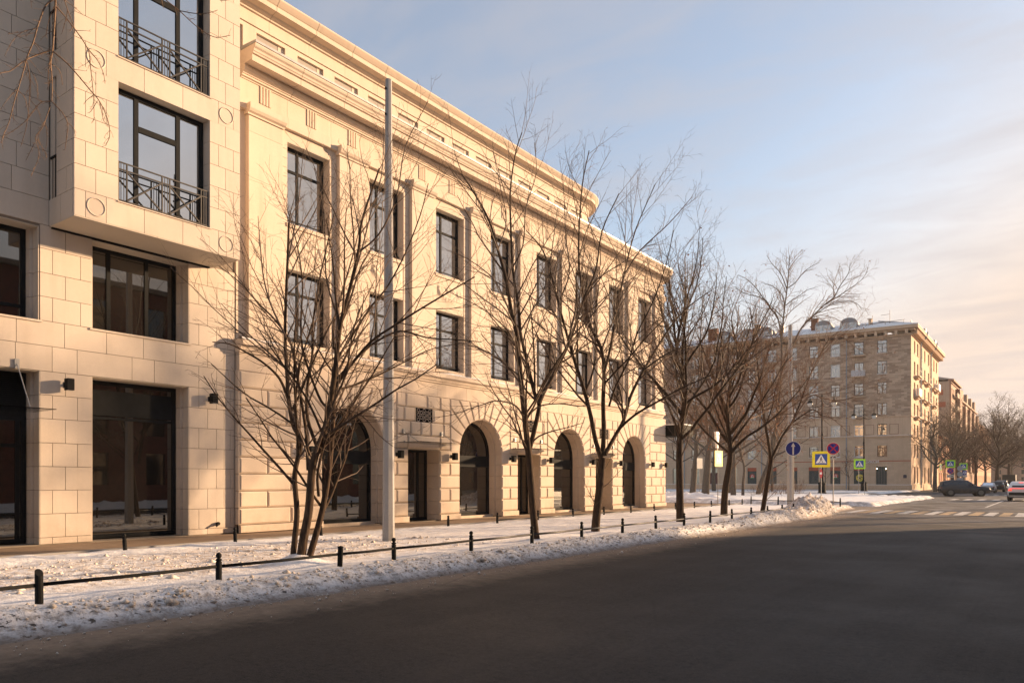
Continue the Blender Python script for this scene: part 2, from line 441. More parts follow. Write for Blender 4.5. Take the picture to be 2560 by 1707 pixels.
# first floor windows and the shop window
w = window(fl, LB, 8.93, 11.40, 5.5, 7.73, -.52, [.25, .66], [], .1, .09, M['shopglass'])
w = window(fl, LB, 4.6, 7.60, 5.5, 7.73, -.52, [.5], [.16], .08, .1, M['shopglass'])
w = window(fl, LB, 8.93, 11.40, .16, 4.26, -.52, [], [.765], .07, .10, M['shopglass'], name='shop_window')
mb = MB(); fl.box(mb, 9.04, 11.29, 3.36, 4.02, -.535, -.515); mb.build('fascia_panel', M['frame'], w)
dd = window(fl, LB, 5.05, 7.60, .16, 3.2, -.52, [.45, .93], [.77], .09, .1, M['shopglass'], name='door')
mb = MB(); mb.tube([fl(6.05, .9, -.47), fl(6.05, 2.1, -.47)], .018, 6); mb.build('handle', M['zinc'], dd)
mb = MB(); fl.box(mb, 5.05, 7.60, 3.2, 4.26, -.58, -.53)
for k in range(18): fl.box(mb, 5.1, 7.45, 3.34 + k * .047, 3.362 + k * .047, -.53, -.512)
mb.build('louvre_grille', M['black'], LB)
# ---- the box bay
XB = -18.3
fb = Fr((XB, 0, 0), (0, 1, 0), (1, 0, 0))
fls = Fr((0, 7.9, 0), (1, 0, 0), (0, -1, 0))           # left cheek, u = x
bay_holes = [(8.91, 11.31, 8.42 + 3.5 * k, 11.32 + 3.5 * k) for k in range(3)]
mb = MB(); fb.holes(mb, 7.93, 12.2, 7.81, 19, bay_holes, -.03, .36); mb.build('bay_wall', M['joint'], LB)
mb = MB(); mb.box((XL, 7.93, 7.812), (XL + .25, 12.2, 19)); mb.box((XL + .25, 11.9, 7.812), (XB - .06, 12.2, 19)); mb.build('bay_back', G, LB)
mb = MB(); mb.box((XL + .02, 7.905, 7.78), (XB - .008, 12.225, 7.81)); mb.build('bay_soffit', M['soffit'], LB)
mb = MB(); fl.box(mb, 7.95, 12.1, 7.74, 7.778, -.1, .05); mb.build('shadow_strip', M['black'], LB)  # solid black strip painting in the shade line under the bay
for k in range(3):
    z = 7.8 + 3.5 * k
    rr = [z + .62 + .58 * i for i in range(6)]
    lay(fb, LB, 7.9, 8.91, rr, [8.38], [8.15, 8.62], base=-.09)
    lay(fb, LB, 11.31, 12.23, rr, [11.78], [11.57, 12.02], base=-.09)
    lay(fb, LB, 7.9, 12.23, [z, z + .62], [8.15, 8.62, 9.54, 10.55, 11.57, 12.02], [], base=-.09)
    # cheek: a full course at sill level, a slab in front of the side opening above it
    lay(fls, LB, XL, XB - .09, [z, z + .62], [-19.0], [], depth=.0, base=-.06)
    lay(fls, LB, -19.22, XB - .09, rr, [-18.7], [], depth=.0, base=-.3)
    for yc, zc in ((8.385, z + .31), (11.795, z + .31)):
        mb = MB(); n = 28
        pts = [fb(yc + .205 * math.cos(2 * PI * i / n), zc + .205 * math.sin(2 * PI * i / n), .004) for i in range(n + 1)]
        mb.tube(pts, .017, 5, False); mb.build('ring_ornament', G, LB, True)
    # glazed side opening
    mb = MB()
    for x in (-19.5, -19.42, -19.34, -19.26): mb.bar((x, 7.93, z + .62), (x, 7.93, z + 1.6), .016)
    mb.bar((-19.58, 7.93, z + 1.62), (-19.22, 7.93, z + 1.62), .05); mb.build('side_railing', M['black'], LB)
    mb = MB(); mb.box((-19.56, 8.1, z + .62), (-19.22, 8.14, z + 3.5)); mb.build('side_pane', M['glass'], LB)
    wz = z + .62
    fj = Fr((XB, 11.31, 0), (-1, 0, 0), (0, -1, 0))
    for i in range(5): block(fj, 'reveal_stone', LB, .02, .36, wz + .58 * i, wz + .58 * (i + 1), .012, G, base=.0)
    mb = MB(); fb.box(mb, 8.91, 11.31, wz + 2.88, wz + 2.912, -.37, -.035); mb.build('lintel_soffit', M['soffit'], LB)
    mb = MB(); fb.box(mb, 8.88, 11.36, wz - .03, wz - .004, -.3, .03); mb.build('window_sill', G, LB)
    w = window(fb, LB, 8.93, 11.29, wz, wz + 2.87, -.28, [.235, .70], [], .11, .1)
    mb = MB(); fb.box(mb, 9.55, 10.52, wz + 1.98, wz + 2.12, -.335, -.285); mb.build('transom', M['frame'], w)
    # railing
    mb = MB(); a, b = 8.93, 11.29; n = -.05
    for zz in (.05, .80, .97): mb.bar(fb(a, wz + zz, n), fb(b, wz + zz, n), .03, .03)
    uprights = (a, a + .06, a + .13, a + .20, 10.02, 10.09, 10.16, 10.22, b - .2, b - .13, b - .06, b)
    for i, u in enumerate(uprights):
        thick = .032 if i in (0, 3, 4, 7, 8, 11) else .014
        mb.bar(fb(u, wz + .02, n), fb(u, wz + .97, n), thick)
    for p, q in ((a + .2, 10.02), (10.22, b - .2)):
        mb.bar(fb(p, wz + .06, n + .012), fb(q, wz + .79, n + .012), .034); mb.bar(fb(p, wz + .79, n - .012), fb(q, wz + .06, n - .012), .034)
    mb.build('railing', M['iron'], LB)
mb = MB()
mb.tube([fl(12.35, 0.42, .02), fl(12.35, .42, .10)], .05, 8); mb.tube([fl(12.35, .42, .1), fl(12.25, .36, .14)], .03, 6)
mb.build('water_tap', M['black'], LB)

# ================================================================ THE CREAM CORNER BUILDING
XW, XR = -19.6, -19.4
B0, PIT = 13.28, 3.4886
CB = thing('corner_building', 'cream stone building with arched shop windows, pilasters and a stepped cornice at the street corner', 'building', (XR, 28, .1))
L = M['lime']
fw_ = Fr((XW, 0, 0), (0, 1, 0), (1, 0, 0))
frs = Fr((XR, 0, 0), (0, 1, 0), (1, 0, 0))
mb = MB(); mb.box((-40, 12.95, .1), (-20.9, 42.56, 14.4)); mb.box((-20.9, 42.3, .1), (XW - .02, 42.56, 14.4)); mb.box((-20.9, 12.95, .1), (XW - .02, 13.0, 14.4)); mb.build('building_body', L, CB)
# --- ground floor: backing wall, arches, doors
AR = [17.43 + 6.977 * k for k in range(4)]
DR = [20.91 + 6.977 * k for k in range(3)]
RA, ZS = 1.40, 2.80
ROWS = [.35, .85, 1.35, 1.86, 2.36, 2.86, 3.37, 3.89, 4.41, 4.92]
hs = [(c - RA, c + RA, .13, ZS) for c in AR] + [(d - .865, d + .865, .13, 2.86) for d in DR]
hs_hi = [(c - RA, c + RA, ZS, 4.92) for c in AR]
mb = MB(); frs.holes(mb, 12.95, 42.6, .1, 4.92, [(a, b, c, ZS if d == ZS else d) for a, b, c, d in hs] + hs_hi, -.078, 0.0)
for c in AR:
    n = 24
    for i in range(n):
        a, b = PI * i / n, PI * (i + 1) / n
        mb.poly([frs(c + RA * math.cos(a), ZS + RA * math.sin(a), -.078), frs(c + RA * math.cos(a), 4.92, -.078), frs(c + RA * math.cos(b), 4.92, -.078), frs(c + RA * math.cos(b), ZS + RA * math.sin(b), -.078)])
mb.build('ground_floor_wall', M['joint'], CB, fix=False)
def rust(u0, u1, v0, v1): return block(frs, 'rusticated_stone', CB, u0, u1, v0, v1, .0, L, .05, .009, -.08)
def run(u0, u1, splits, v0, v1):
    s = [u0] + [x for x in splits if u0 + .1 < x < u1 - .1] + [u1]
    for a, b in zip(s, s[1:]): rust(a, b, v0, v1)
EDGE = 2.0                                                   # half width of the voussoir field
piers = [(12.95, AR[0] - RA)]
for i in range(4):
    piers.append((AR[i] + RA, (DR[i] - .865) if i < 3 else 42.6))
    if i < 3: piers.append((DR[i] + .865, AR[i + 1] - RA))
for r in range(5):
    v0, v1 = ROWS[r], ROWS[r + 1]
    for k, (a, b) in enumerate(piers):
        if k == 0: run(a, b, [14.78] if r % 2 == 0 else [13.92], v0, v1)
        elif k == len(piers) - 1: run(a, b, [40.6, 41.9] if r % 2 == 0 else [41.2, 42.2], v0, v1)
        else: run(a, b, [(a + b) / 2] if r % 2 == 1 else [], v0, v1)
for r in range(5, 9):
    v0, v1 = ROWS[r], ROWS[r + 1]
    run(12.95, AR[0] - EDGE, [13.92] if r % 2 else [14.6], v0, v1)
    run(AR[3] + EDGE, 42.6, [41.3] if r % 2 else [41.9], v0, v1)
    for i, d in enumerate(DR):
        a, b = AR[i] + EDGE, AR[i + 1] - EDGE
        if r == 5: run(a, b, [d - .9, d + .9], v0, v1)
        elif r == 6: run(a, b, [d - .75, d - .2, d + .35, d + 1.1], v0, v1)
        elif r == 7: run(a, d - .5, [d - 1.1], v0, v1); run(d + .5, b, [d + 1.1], v0, v1)
        else: run(a, b, [d - 1.0, d + .15, d + .9], v0, v1)
for a, b in piers:                                           # plinth stones
    block(frs, 'plinth_stone', CB, a - .0, b + .0, .12, .345, .045, L, .012, .004, -.056)
# side return at the left end
fe = Fr((0, 12.95, 0), (1, 0, 0), (0, -1, 0))
for r in range(9): block(fe, 'rusticated_stone', CB, XW - .0, XR - .015, ROWS[r], ROWS[r + 1], .03, L, .02, .006, -.0)
def inset(poly, d):
    n = len(poly); out = []
    for i in range(n):
        p0, p1, p2 = Vector(poly[i - 1]), Vector(poly[i]), Vector(poly[(i + 1) % n])
        e1, e2 = (p1 - p0).normalized(), (p2 - p1).normalized()
        n1, n2 = Vector((-e1.y, e1.x)), Vector((-e2.y, e2.x))
        den = 1 + n1.dot(n2); out.append(p1 + (n1 + n2) / max(.25, den) * d)
    return out
def vous(c):
    n = 13; top = 4.92 - ZS
    def rim(a):
        ca, sa = math.cos(a), math.sin(a); t = min(EDGE / abs(ca) if abs(ca) > 1e-6 else 9e9, top / sa if sa > 1e-6 else 9e9)
        return (ca * t, sa * t)
    ac = math.atan2(top, EDGE)
    for i in range(n):
        a, b = PI * i / n, PI * (i + 1) / n
        inner = [(RA * math.cos(b - (b - a) * k / 3), RA * math.sin(b - (b - a) * k / 3)) for k in range(4)]
        outer = [rim(a)] + ([rim(ac)] if a < ac < b else []) + ([rim(PI - ac)] if a < PI - ac < b else []) + [rim(b)]
        poly = inner + outer                                   # from b to a inside, then a to b outside: counter-clockwise
        base = inset(poly, .009); face = inset(poly, .05)
        mb = MB(); B = [frs(c + p.x, ZS + p.y, -.08) for p in base]; Md = [frs(c + p.x, ZS + p.y, -.04) for p in base]; I = [frs(c + p.x, ZS + p.y, .0) for p in face]
        mb.poly(I)
        for k in range(len(I)):
            j = (k + 1) % len(I); mb.poly([B[k], B[j], Md[j], Md[k]]); mb.poly([Md[k], Md[j], I[j], I[k]])
        mb.build('arch_stone', L, CB, fix=True)
for c in AR:
    vous(c)
    # deep reveal in two steps, with joints left between the stones
    for (r, n0, n1) in ((RA, -.05, -.36), (RA - .07, -.36, -.72)):
        rows = [.13] + ROWS[:5] + [ZS]
        for z0, z1 in zip(rows, rows[1:]):
            if z1 - z0 < .1: continue
            for ua, ub in ((c + r, c + r + .2), (c - r - .2, c - r)): mb = MB(); frs.box(mb, ua, ub, z0 + .006, z1 - .006, n1, n0); mb.build('jamb_stone', L, CB)
        m_ = 9
        for i in range(m_):
            a, b = PI * i / m_ + .003, PI * (i + 1) / m_ - .003
            mb = MB(); k = 4
            P = [frs(c + rr * math.cos(a + (b - a) * q / k), ZS + rr * math.sin(a + (b - a) * q / k), n1) for rr, qs in ((r, range(k + 1)), (r + .2, range(k, -1, -1))) for q in qs]
            mb.extrude(P, frs.N * (n0 - n1)); mb.build('intrados_stone', L, CB)
    mb = MB(); frs.box(mb, c - 1.33, c + 1.33, .10, .2, -.75, -.45); mb.build('threshold', L, CB)
    # glazing
    n = -.66; r0 = RA - .07; mbf = MB()
    frs.box(mbf, c - r0, c - r0 + .1, .2, ZS, n - .08, n); frs.box(mbf, c + r0 - .1, c + r0, .2, ZS, n - .08, n)
    frs.box(mbf, c - r0 + .1, c + r0 - .1, .2, .3, n - .08, n - .003); frs.box(mbf, c - r0 + .1, c + r0 - .1, 2.25, 2.72, n - .08, n - .003)
    P = []
    for rr, qs in ((r0, range(25)), (r0 - .1, range(24, -1, -1))):
        for q in qs: P.append((c + rr * math.cos(PI * q / 24), ZS + rr * math.sin(PI * q / 24)))
    for q in range(24):
        a, b = PI * q / 24, PI * (q + 1) / 24
        quad = [frs(c + rr * math.cos(t), ZS + rr * math.sin(t), n - .08) for rr, t in ((r0 - .1, a), (r0, a), (r0, b), (r0 - .1, b))]
        mbf.extrude(quad, frs.N * .078)
    w = mbf.build('arched_window', M['frame'], CB)
    p = MB(); frs.box(p, c - r0 + .1, c + r0 - .1, .3, 2.25, n - .07, n - .055); p.build('pane', M['shopglass'], w)
    p = MB(); p.extrude([frs(c + (r0 - .09) * math.cos(PI * q / 24), ZS - .08 * (q in (0, 24)) + (r0 - .09) * math.sin(PI * q / 24), n - .07) for q in range(25)], frs.N * .015); p.build('pane', M['shopglass'], w)
for d in DR:
    fj = Fr((XR, d + .865, 0), (-1, 0, 0), (0, -1, 0)); fk = Fr((XR, d - .865, 0), (-1, 0, 0), (0, 1, 0))
    rows = [.13] + ROWS[:6]
    for z0, z1 in zip(rows, rows[1:]):
        block(fj, 'jamb_stone', CB, .055, .75, z0, z1, .012, L, base=-.05); block(fk, 'jamb_stone', CB, .055, .75, z0, z1, .012, L, base=-.05)
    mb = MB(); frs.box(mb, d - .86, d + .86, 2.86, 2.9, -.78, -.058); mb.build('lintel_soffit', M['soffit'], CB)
    w = window(frs, CB, d - .86, d + .86, .14, 2.86, -.68, [.70], [], .1, .1, M['shopglass'], name='door')
    mb = MB(); y = d - .62
    mb.tube([frs(y, .45, -.6), frs(y, 2.05, -.6)], .02, 6); mb.tube([frs(y, .7, -.6), frs(y, .7, -.68)], .014, 6); mb.tube([frs(y, 1.8, -.6), frs(y, 1.8, -.68)], .014, 6)
    mb.build('handle', M['zinc'], w)
    # hexagon grille in the wall above
    mb = MB(); frs.box(mb, d - .47, d + .47, 3.895, 4.405, -.054, -.046); g = mb.build('vent_grille', M['void'], CB)
    mb = MB(); s = .155
    for i in range(-5, 6):
        for j in range(-3, 4):
            cx, cz = i * s * 1.02, j * s * 1.15 + (s * .575 if i % 2 else 0)
            if abs(cx) > .42 or abs(cz) > .19: continue
            pts = [frs(d + cx + s * .46 * math.cos(PI * q / 3), 4.15 + cz + s * .46 * math.sin(PI * q / 3), -.034) for q in range(7)]
            mb.tube(pts, .0125, 4, False)
    kind(mb.build('grille_lattice', L, g), 'stuff')
    mb = MB()
    for a_, b_ in ((-.495, -.47), (.47, .495)): frs.box(mb, d + a_, d + b_, 3.895, 4.405, -.054, -.02)
    mb.build('grille_frame', L, g)
# --- belt course with its frieze
y = 12.95; i = 0
while y < 42.55:
    e = min(y + 1.744, 42.6); block(frs, 'frieze_stone', CB, y, e, 4.92, 5.45, -.02, L, 0, .004, -.2); y = e
path_r = [(XR, 12.93), (XR, 41.9)] + arc(XR - .7, 41.9, .7, 0, 90, 6)[1:] + [(-23, 42.6)]
sweep([(-.2, 5.45), (.03, 5.45), (.03, 5.5), (.08, 5.53), (.08, 5.58), (.13, 5.64), (.2, 5.66), (.2, 5.78), (.17, 5.82), (-.3, 5.86)], path_r, 'belt_cornice', L, CB)
# --- upper floors
whole = []
for k in range(8):
    y0 = 14.78 + PIT * k
    whole += [(y0, y0 + 1.68, 6.05, 8.38), (y0, y0 + 1.68, 9.80, 12.37)]
mb = MB(); fw_.holes(mb, 12.96, 42.58, 5.8, 14.35, whole, 0, .4); mb.build('upper_wall', L, CB, fix=False)
cs = MB()
for k in range(8):
    y0 = 14.78 + PIT * k
    for a, b in ((y0 - .28, y0 - .01), (y0 + 1.69, y0 + 1.97)):
        z = 6.02
        while z < 12.5:
            if abs(z - 12.4) > .01: block_n = fw_.box(cs, a, b, z, z + .278, -.01, .014)
            z += .29
    z = 6.1
cs = cs.build('wall_course', L, CB); kind(cs, 'stuff')
for k in range(9):
    a = B0 + PIT * k; b = a + 1.215
    zs = [5.88, 6.1, 7.75, 9.2, 10.65, 12.1, 12.6]
    for z0, z1 in zip(zs, zs[1:]): block(fw_, 'pilaster_stone', CB, a - (.03 if z0 < 6 else 0), b + (.03 if z0 < 6 else 0), z0, z1, .16 + (.03 if z0 < 6 else 0), L, .004, .002, .0)
    mb = MB(); pr = [(0.16, 12.6), (.20, 12.58), (.205, 12.63), (.27, 12.67), (.315, 12.74), (.32, 12.79), (.32, 12.9), (.16, 12.9)]
    mb.extrude([fw_(a - .05, z, o) for o, z in pr], fw_.U * (b - a + .1)); mb.extrude([fw_(a - .05, z, o) for o, z in ((0, 12.6), (.16, 12.6), (.16, 12.9), (0, 12.9))], fw_.U * (b - a + .1))
    mb.build('pilaster_cap', L, CB)
# architrave, frieze stones and their slotted tablets
y = 12.97
while y < 42.5:
    e = min(y + 1.7443, 42.56); block(fw_, 'architrave_stone', CB, y, e, 12.9 if False else 12.72, 13.05, .13, L, .0, .003, .0)
    block(fw_, 'frieze_stone', CB, y, e, 13.055, 13.62, .09, L, .0, .003, .0); y = e
ty = 13.72
while ty < 42.3:
    mb = MB()
    for q in range(4): fw_.box(mb, ty + q * .105, ty + q * .105 + .065, 13.10, 13.62, .088, .118)
    mb.build('triglyph', L, CB); ty += PIT / 2
corn = [(0, 13.6), (.12, 13.62), (.12, 13.66), (.17, 13.67), (.17, 13.72), (.20, 13.73), (.20, 13.76), (.27, 13.80), (.31, 13.86), (.32, 13.90), (.29, 13.91), (.29, 13.96), (.62, 13.99), (.62, 13.93), (.66, 13.93), (.66, 14.10), (.645, 14.105), (.645, 14.13), (.70, 14.14), (.71, 14.18), (.735, 14.20), (.75, 14.26), (.80, 14.30), (.82, 14.35), (.82, 14.395), (0, 14.40)]
y = 13.05
while y < 41.2:
    e = min(y + 1.7443, 41.9) if y + 1.7443 * 1.5 < 41.9 else 41.9
    mb = MB(); mb.extrude([fw_(y + .007, z, o) for o, z in corn], fw_.U * (e - y - .014)); mb.build('cornice_stone', L, CB); y = e
pc = [(XW, 41.903)] + arc(XW - .7, 41.9, .7, 0, 90, 10)[1:] + [(-30, 42.6)]
sweep(corn, pc, 'cornice_corner', L, CB)
pathw = [(XW, 13.05), (XW, 41.9)] + arc(XW - .7, 41.9, .7, 0, 90, 10)[1:] + [(-30, 42.6)]
sweep([(-.6, 14.40), (.84, 14.405), (.84, 14.475), (-.6, 14.56)], pathw, 'flashing', M['zinc'], CB)
# windows of the two upper floors
for k in range(8):
    y0 = 14.78 + PIT * k
    for z0, z1, lo in ((6.05, 8.38, 1), (9.80, 12.37, 0)):
        w = window(fw_, CB, y0 + .02, y0 + 1.66, z0, z1 - .01, -.28, [.36], [.70], .085, .1)
        mb = MB(); mb.bar(fw_(y0 + .03, z0 + .17, -.2), fw_(y0 + 1.65, z0 + .17, -.2), .035); mb.build('guard_bar', M['frame'], w)
        fj = Fr((XW, y0 + 1.68, 0), (-1, 0, 0), (0, -1, 0)); z = z0
        while z < z1 - .05:
            e = min(z + .58, z1); block(fj, 'reveal_stone', CB, .012, .34, z, e, .008, L, 0, .003, -.0); z = e
        mb = MB(); fw_.box(mb, y0, y0 + 1.68, z1 - .018, z1 + .004, -.36, -.004); mb.build('lintel_soffit', M['soffit'], CB)
        mb = MB(); fw_.box(mb, y0 - .04, y0 + 1.72, z0 - .12, z0 - .003, -.33, .05); mb.build('window_sill', L, CB)
# carved garland panels between the floors
rngp = np.random.RandomState(3)
def garland(y0, y1, z0, z1):
    nu, nv = 44, 26; U, V = np.meshgrid(np.linspace(0, 1, nu), np.linspace(0, 1, nv))
    x, z = (U - .5) * 2, (V - .5) * 2
    sag = .35 - .75 * (1 - np.abs(x) ** 2 * 1.0)                     # swag line
    sw = np.exp(-((z - sag) / .28) ** 2)
    scroll = np.exp(-((np.hypot(np.abs(x) - .78, z - .25) - .22) / .1) ** 2) + np.exp(-((np.hypot(x, z - .35) - .25) / .12) ** 2)
    leaf = np.abs(np.sin(x * 15 + 3 * np.sin(z * 5))) * .5 + .5 * np.abs(fbm(U * 9 + y0, V * 6, 3)) * 2
    h = (np.clip(sw + .8 * scroll, 0, 1.2) * (.35 + .65 * leaf)) * .075 + .012
    e = np.minimum(np.minimum(U, 1 - U) * 12, np.minimum(V, 1 - V) * 10).clip(0, 1); h *= e
    verts = np.stack([XW + .002 + h, y0 + U * (y1 - y0), z0 + V * (z1 - z0)], -1).reshape(-1, 3)
    idx = np.arange(nu * nv).reshape(nv, nu)
    f = np.stack([idx[:-1, :-1], idx[:-1, 1:], idx[1:, 1:], idx[1:, :-1]], -1).reshape(-1, 4)
    np_mesh('garland_relief', verts, f, L, CB)
for k in range(8): garland(14.84 + PIT * k, 16.40 + PIT * k, 8.55, 9.55)
# --- set-back attic storey with a rounded corner
XA = -22.6
fa = Fr((XA, 0, 0), (0, 1, 0), (1, 0, 0))
ah = [(15.75 + PIT / 2 * k, 16.95 + PIT / 2 * k, 15.2, 17.34) for k in range(-1, 13)]
mb = MB(); fa.holes(mb, 11.0, 38.0, 14.4, 17.5, ah, 0, .3); mb.build('attic_wall', L, CB, fix=False)
sweep([(0, 14.4), (0, 17.48), (.0, 17.5), (-.2, 17.5)], [(XA, 38.0)] + arc(XA - 2.2, 38.0, 2.2, 0, 90, 14)[1:] + [(-40, 40.2)], 'attic_corner', L, CB, False)
for h in ah:
    mb = MB(); fa.box(mb, h[0], h[1] - .25, h[2], h[3], -.12, -.09); mb.build('attic_louvre', M['louvre'], CB)
    mb = MB(); fa.box(mb, h[1] - .25, h[1], h[2], h[3], -.12, -.08); mb.build('attic_panel', L, CB)
y = 11.0
while y < 37.9:
    e = min(y + PIT / 2, 38.0); block(fa, 'attic_stone', CB, y, e, 17.5, 17.92, .05, L, 0, .004, -.0); y = e
corn2 = [(0, 17.5), (.05, 17.52), (.05, 17.92), (.12, 17.94), (.12, 18.0), (.2, 18.04), (.24, 18.1), (.5, 18.13), (.5, 18.3), (.53, 18.32), (.6, 18.40), (.66, 18.48), (.66, 18.54), (0, 18.56)]
y = 11.0
while y < 37.0:
    e = min(y + PIT / 2, 38.0); e = 38.0 if 38.0 - e < .9 else e
    mb = MB(); mb.extrude([fa(y + .009, z, o) for o, z in corn2[2:]], fa.U * (e - y - .018)); mb.build('attic_cornice_stone', L, CB); y = e
pa = [(XA, 38.003)] + arc(XA - 2.2, 38.0, 2.2, 0, 90, 16)[1:] + [(-40, 40.2)]
sweep(corn2, pa, 'attic_cornice_corner', L, CB)
pa2 = [(XA, 11.0)] + pa
sweep([(-.4, 18.56), (.3, 18.565), (.26, 18.62), (-.3, 18.98), (-.6, 19.0)], pa2, 'parapet_slope', L, CB)
mb = MB(); mb.box((-40, 11.0, 14.3), (XA - .35, 38, 18.97)); mb.box((-40, 38, 14.3), (XA - 2.3, 40.1, 18.97)); mb.build('attic_body', L, CB)
# snow lying on the ledges
def ledge_snow(path_y, x0, x1, z, amp, seed, parent, step=.12):
    ys = np.arange(path_y[0], path_y[1], step); nx = 5; rs = np.linspace(0, 1, nx)
    Y, U = np.meshgrid(ys, rs, indexing='ij')
    h = amp * np.clip(.45 + 1.1 * fbm(Y * .9 + seed, U * 0 + seed, 4), 0, 1.4)
    prof = np.array([0, .8, 1, .85, 0.])[None, :]
    V = np.stack([x0 + (x1 - x0) * U + 0 * Y, Y, z + h * prof - .002], -1).reshape(-1, 3)
    idx = np.arange(len(ys) * nx).reshape(len(ys), nx)
    f = np.stack([idx[:-1, :-1], idx[:-1, 1:], idx[1:, 1:], idx[1:, :-1]], -1).reshape(-1, 4)
    o = np_mesh('ledge_snow', V, f, M['snowclean'], parent); return o
ledge_snow((12.95, 42.3), XR - .15, XR + .17, 5.83, .11, 3.1, CB)
ledge_snow((26, 42.2), XW - .2, XW + .78, 14.47, .12, 9.4, CB)
ledge_snow((20, 38), XA - .5, XA - .25, 18.95, .12, 5.7, CB)
# ---------------------------------------------------------------- things fixed to the two buildings
def wall_lamp(x, y, z, label):
    t = thing('wall_lamp', label, 'wall lamp', (x, y, z), 0, 'black box lamps on the facades')
    mb = MB(); mb.box((0, -.05, -.07), (.012, .05, .07)); mb.box((.012, -.022, -.03), (.12, .022, .03)); o = mb.mesh('arm', M['black']); a = bpy.data.objects.new('arm', o); COL.objects.link(a); a.parent = t
    mb = MB(); mb.box((.12, -.08, -.14), (.30, .08, .14)); o = mb.mesh('lamp_housing', M['black']); a = bpy.data.objects.new('lamp_housing', o); COL.objects.link(a); a.parent = t
    mb = MB(); mb.box((.135, -.065, .14), (.285, .065, .146)); mb.box((.135, -.065, -.146), (.285, .065, -.14)); o = mb.mesh('lens', M['oldglass']); a = bpy.data.objects.new('lens', o); COL.objects.link(a); a.parent = t
wall_lamp(XL + .001, 8.27, 4.0, 'black box lamp between the shop door and the tall shop window of the granite house')
wall_lamp(XL + .001, 12.12, 4.0, 'black box lamp at the right end of the granite house beside its shop window')
ordn = ['first', 'second', 'third']
wall_lamp(XR, 15.4, 2.62, 'black box lamp left of the first arch, behind the many-stemmed tree')
for i, d in enumerate(DR):
    where = ['the door beside the near lamp post', 'the door behind the second street tree', 'the door farthest along the cream facade'][i]
    wall_lamp(XR, d - 1.5, 2.62, 'black box lamp left of ' + where); wall_lamp(XR, d + 1.52, 2.62, 'black box lamp right of ' + where)
wall_lamp(XR, 40.35, 2.62, 'black box lamp right of the last arch near the corner')
wall_lamp(XR, 42.2, 2.62, 'black box lamp on the very corner of the cream building')
t_ = NT('clear canopy glass'); g_ = t_.new('ShaderNodeBsdfGlossy'); g_.inputs['Roughness'].default_value = .03; tr_ = t_.new('ShaderNodeBsdfTransparent'); tr_.inputs['Color'].default_value = (.9, .93, .91, 1)
mx_ = t_.new('ShaderNodeMixShader'); fr_ = t_.new('ShaderNodeFresnel'); t_.l.new(fr_.outputs[0], mx_.inputs[0]); t_.l.new(tr_.outputs[0], mx_.inputs[1]); t_.l.new(g_.outputs[0], mx_.inputs[2]); t_.l.new(mx_.outputs[0], t_.n['Material Output'].inputs['Surface']); M['canopy'] = t_.m
def canopy(x, y0, y1, z, out, label):
    t = thing('glass_canopy', label, 'canopy', (x, (y0 + y1) / 2, z), 0, 'flat glass canopies over the doors')
    h = (y1 - y0) / 2
    def add(mb, n, m): o = bpy.data.objects.new(n, mb.mesh(n, m)); COL.objects.link(o); o.parent = t; return o
    mb = MB(); mb.box((.02, -h, -.008), (out, h, .008)); add(mb, 'glass_sheet', M['canopy'])
    for s in (-1, 1):
        y = s * (h - .35)
        mb = MB(); mb.box((-.01, y - .05, 1.0 if out > 1.25 else .34), (.05, y + .05, 1.22 if out > 1.25 else .50)); add(mb, 'wall_bracket', M['zinc'])
        mb = MB(); mb.tube([(.05, y, 1.1 if out > 1.25 else .42), (out * .62, y, .03)], .011, 6); add(mb, 'tie_rod', M['zinc'])
        mb = MB(); mb.lathe([(.03, .012), (.035, .03), (.02, .05)], (out * .62, y, 0), 8); mb.lathe([(.04, .0), (.04, .06)], (.06, y, .012), 8); add(mb, 'clamp', M['zinc'])
canopy(XL, 4.9, 7.55, 3.28, 1.26, 'wide glass canopy over the door at the left edge of the granite house')
for i, d in enumerate(DR):
    canopy(XR, d - 1.5, d + 1.3, 3.06, 1.2, 'glass canopy over ' + ['the door beside the near lamp post', 'the door behind the second street tree', 'the door farthest along the cream facade'][i])
t = thing('corner_box', 'black box awning with a cap of snow on the corner of the cream building', 'awning', (-18.9, 43.2, 4.4))
mb = MB(); mb.box((-19.9, 42.64, 4.42), (-18.3, 44.2, 5.08)); mb.box((-19.55, 42.5, 4.5), (-19.4, 42.64, 4.9)); mb.build('casing', M['black'], t)
mb = MB(); mb.box((-19.86, 42.68, 5.08), (-18.34, 44.16, 5.15)); mb.build('snow_cap', M['snowclean'], t)
mb = MB(); mb.box((-18.298, 42.75, 4.5), (-18.27, 44.1, 5.0)); mb.build('face_panel', M['frame'], t)

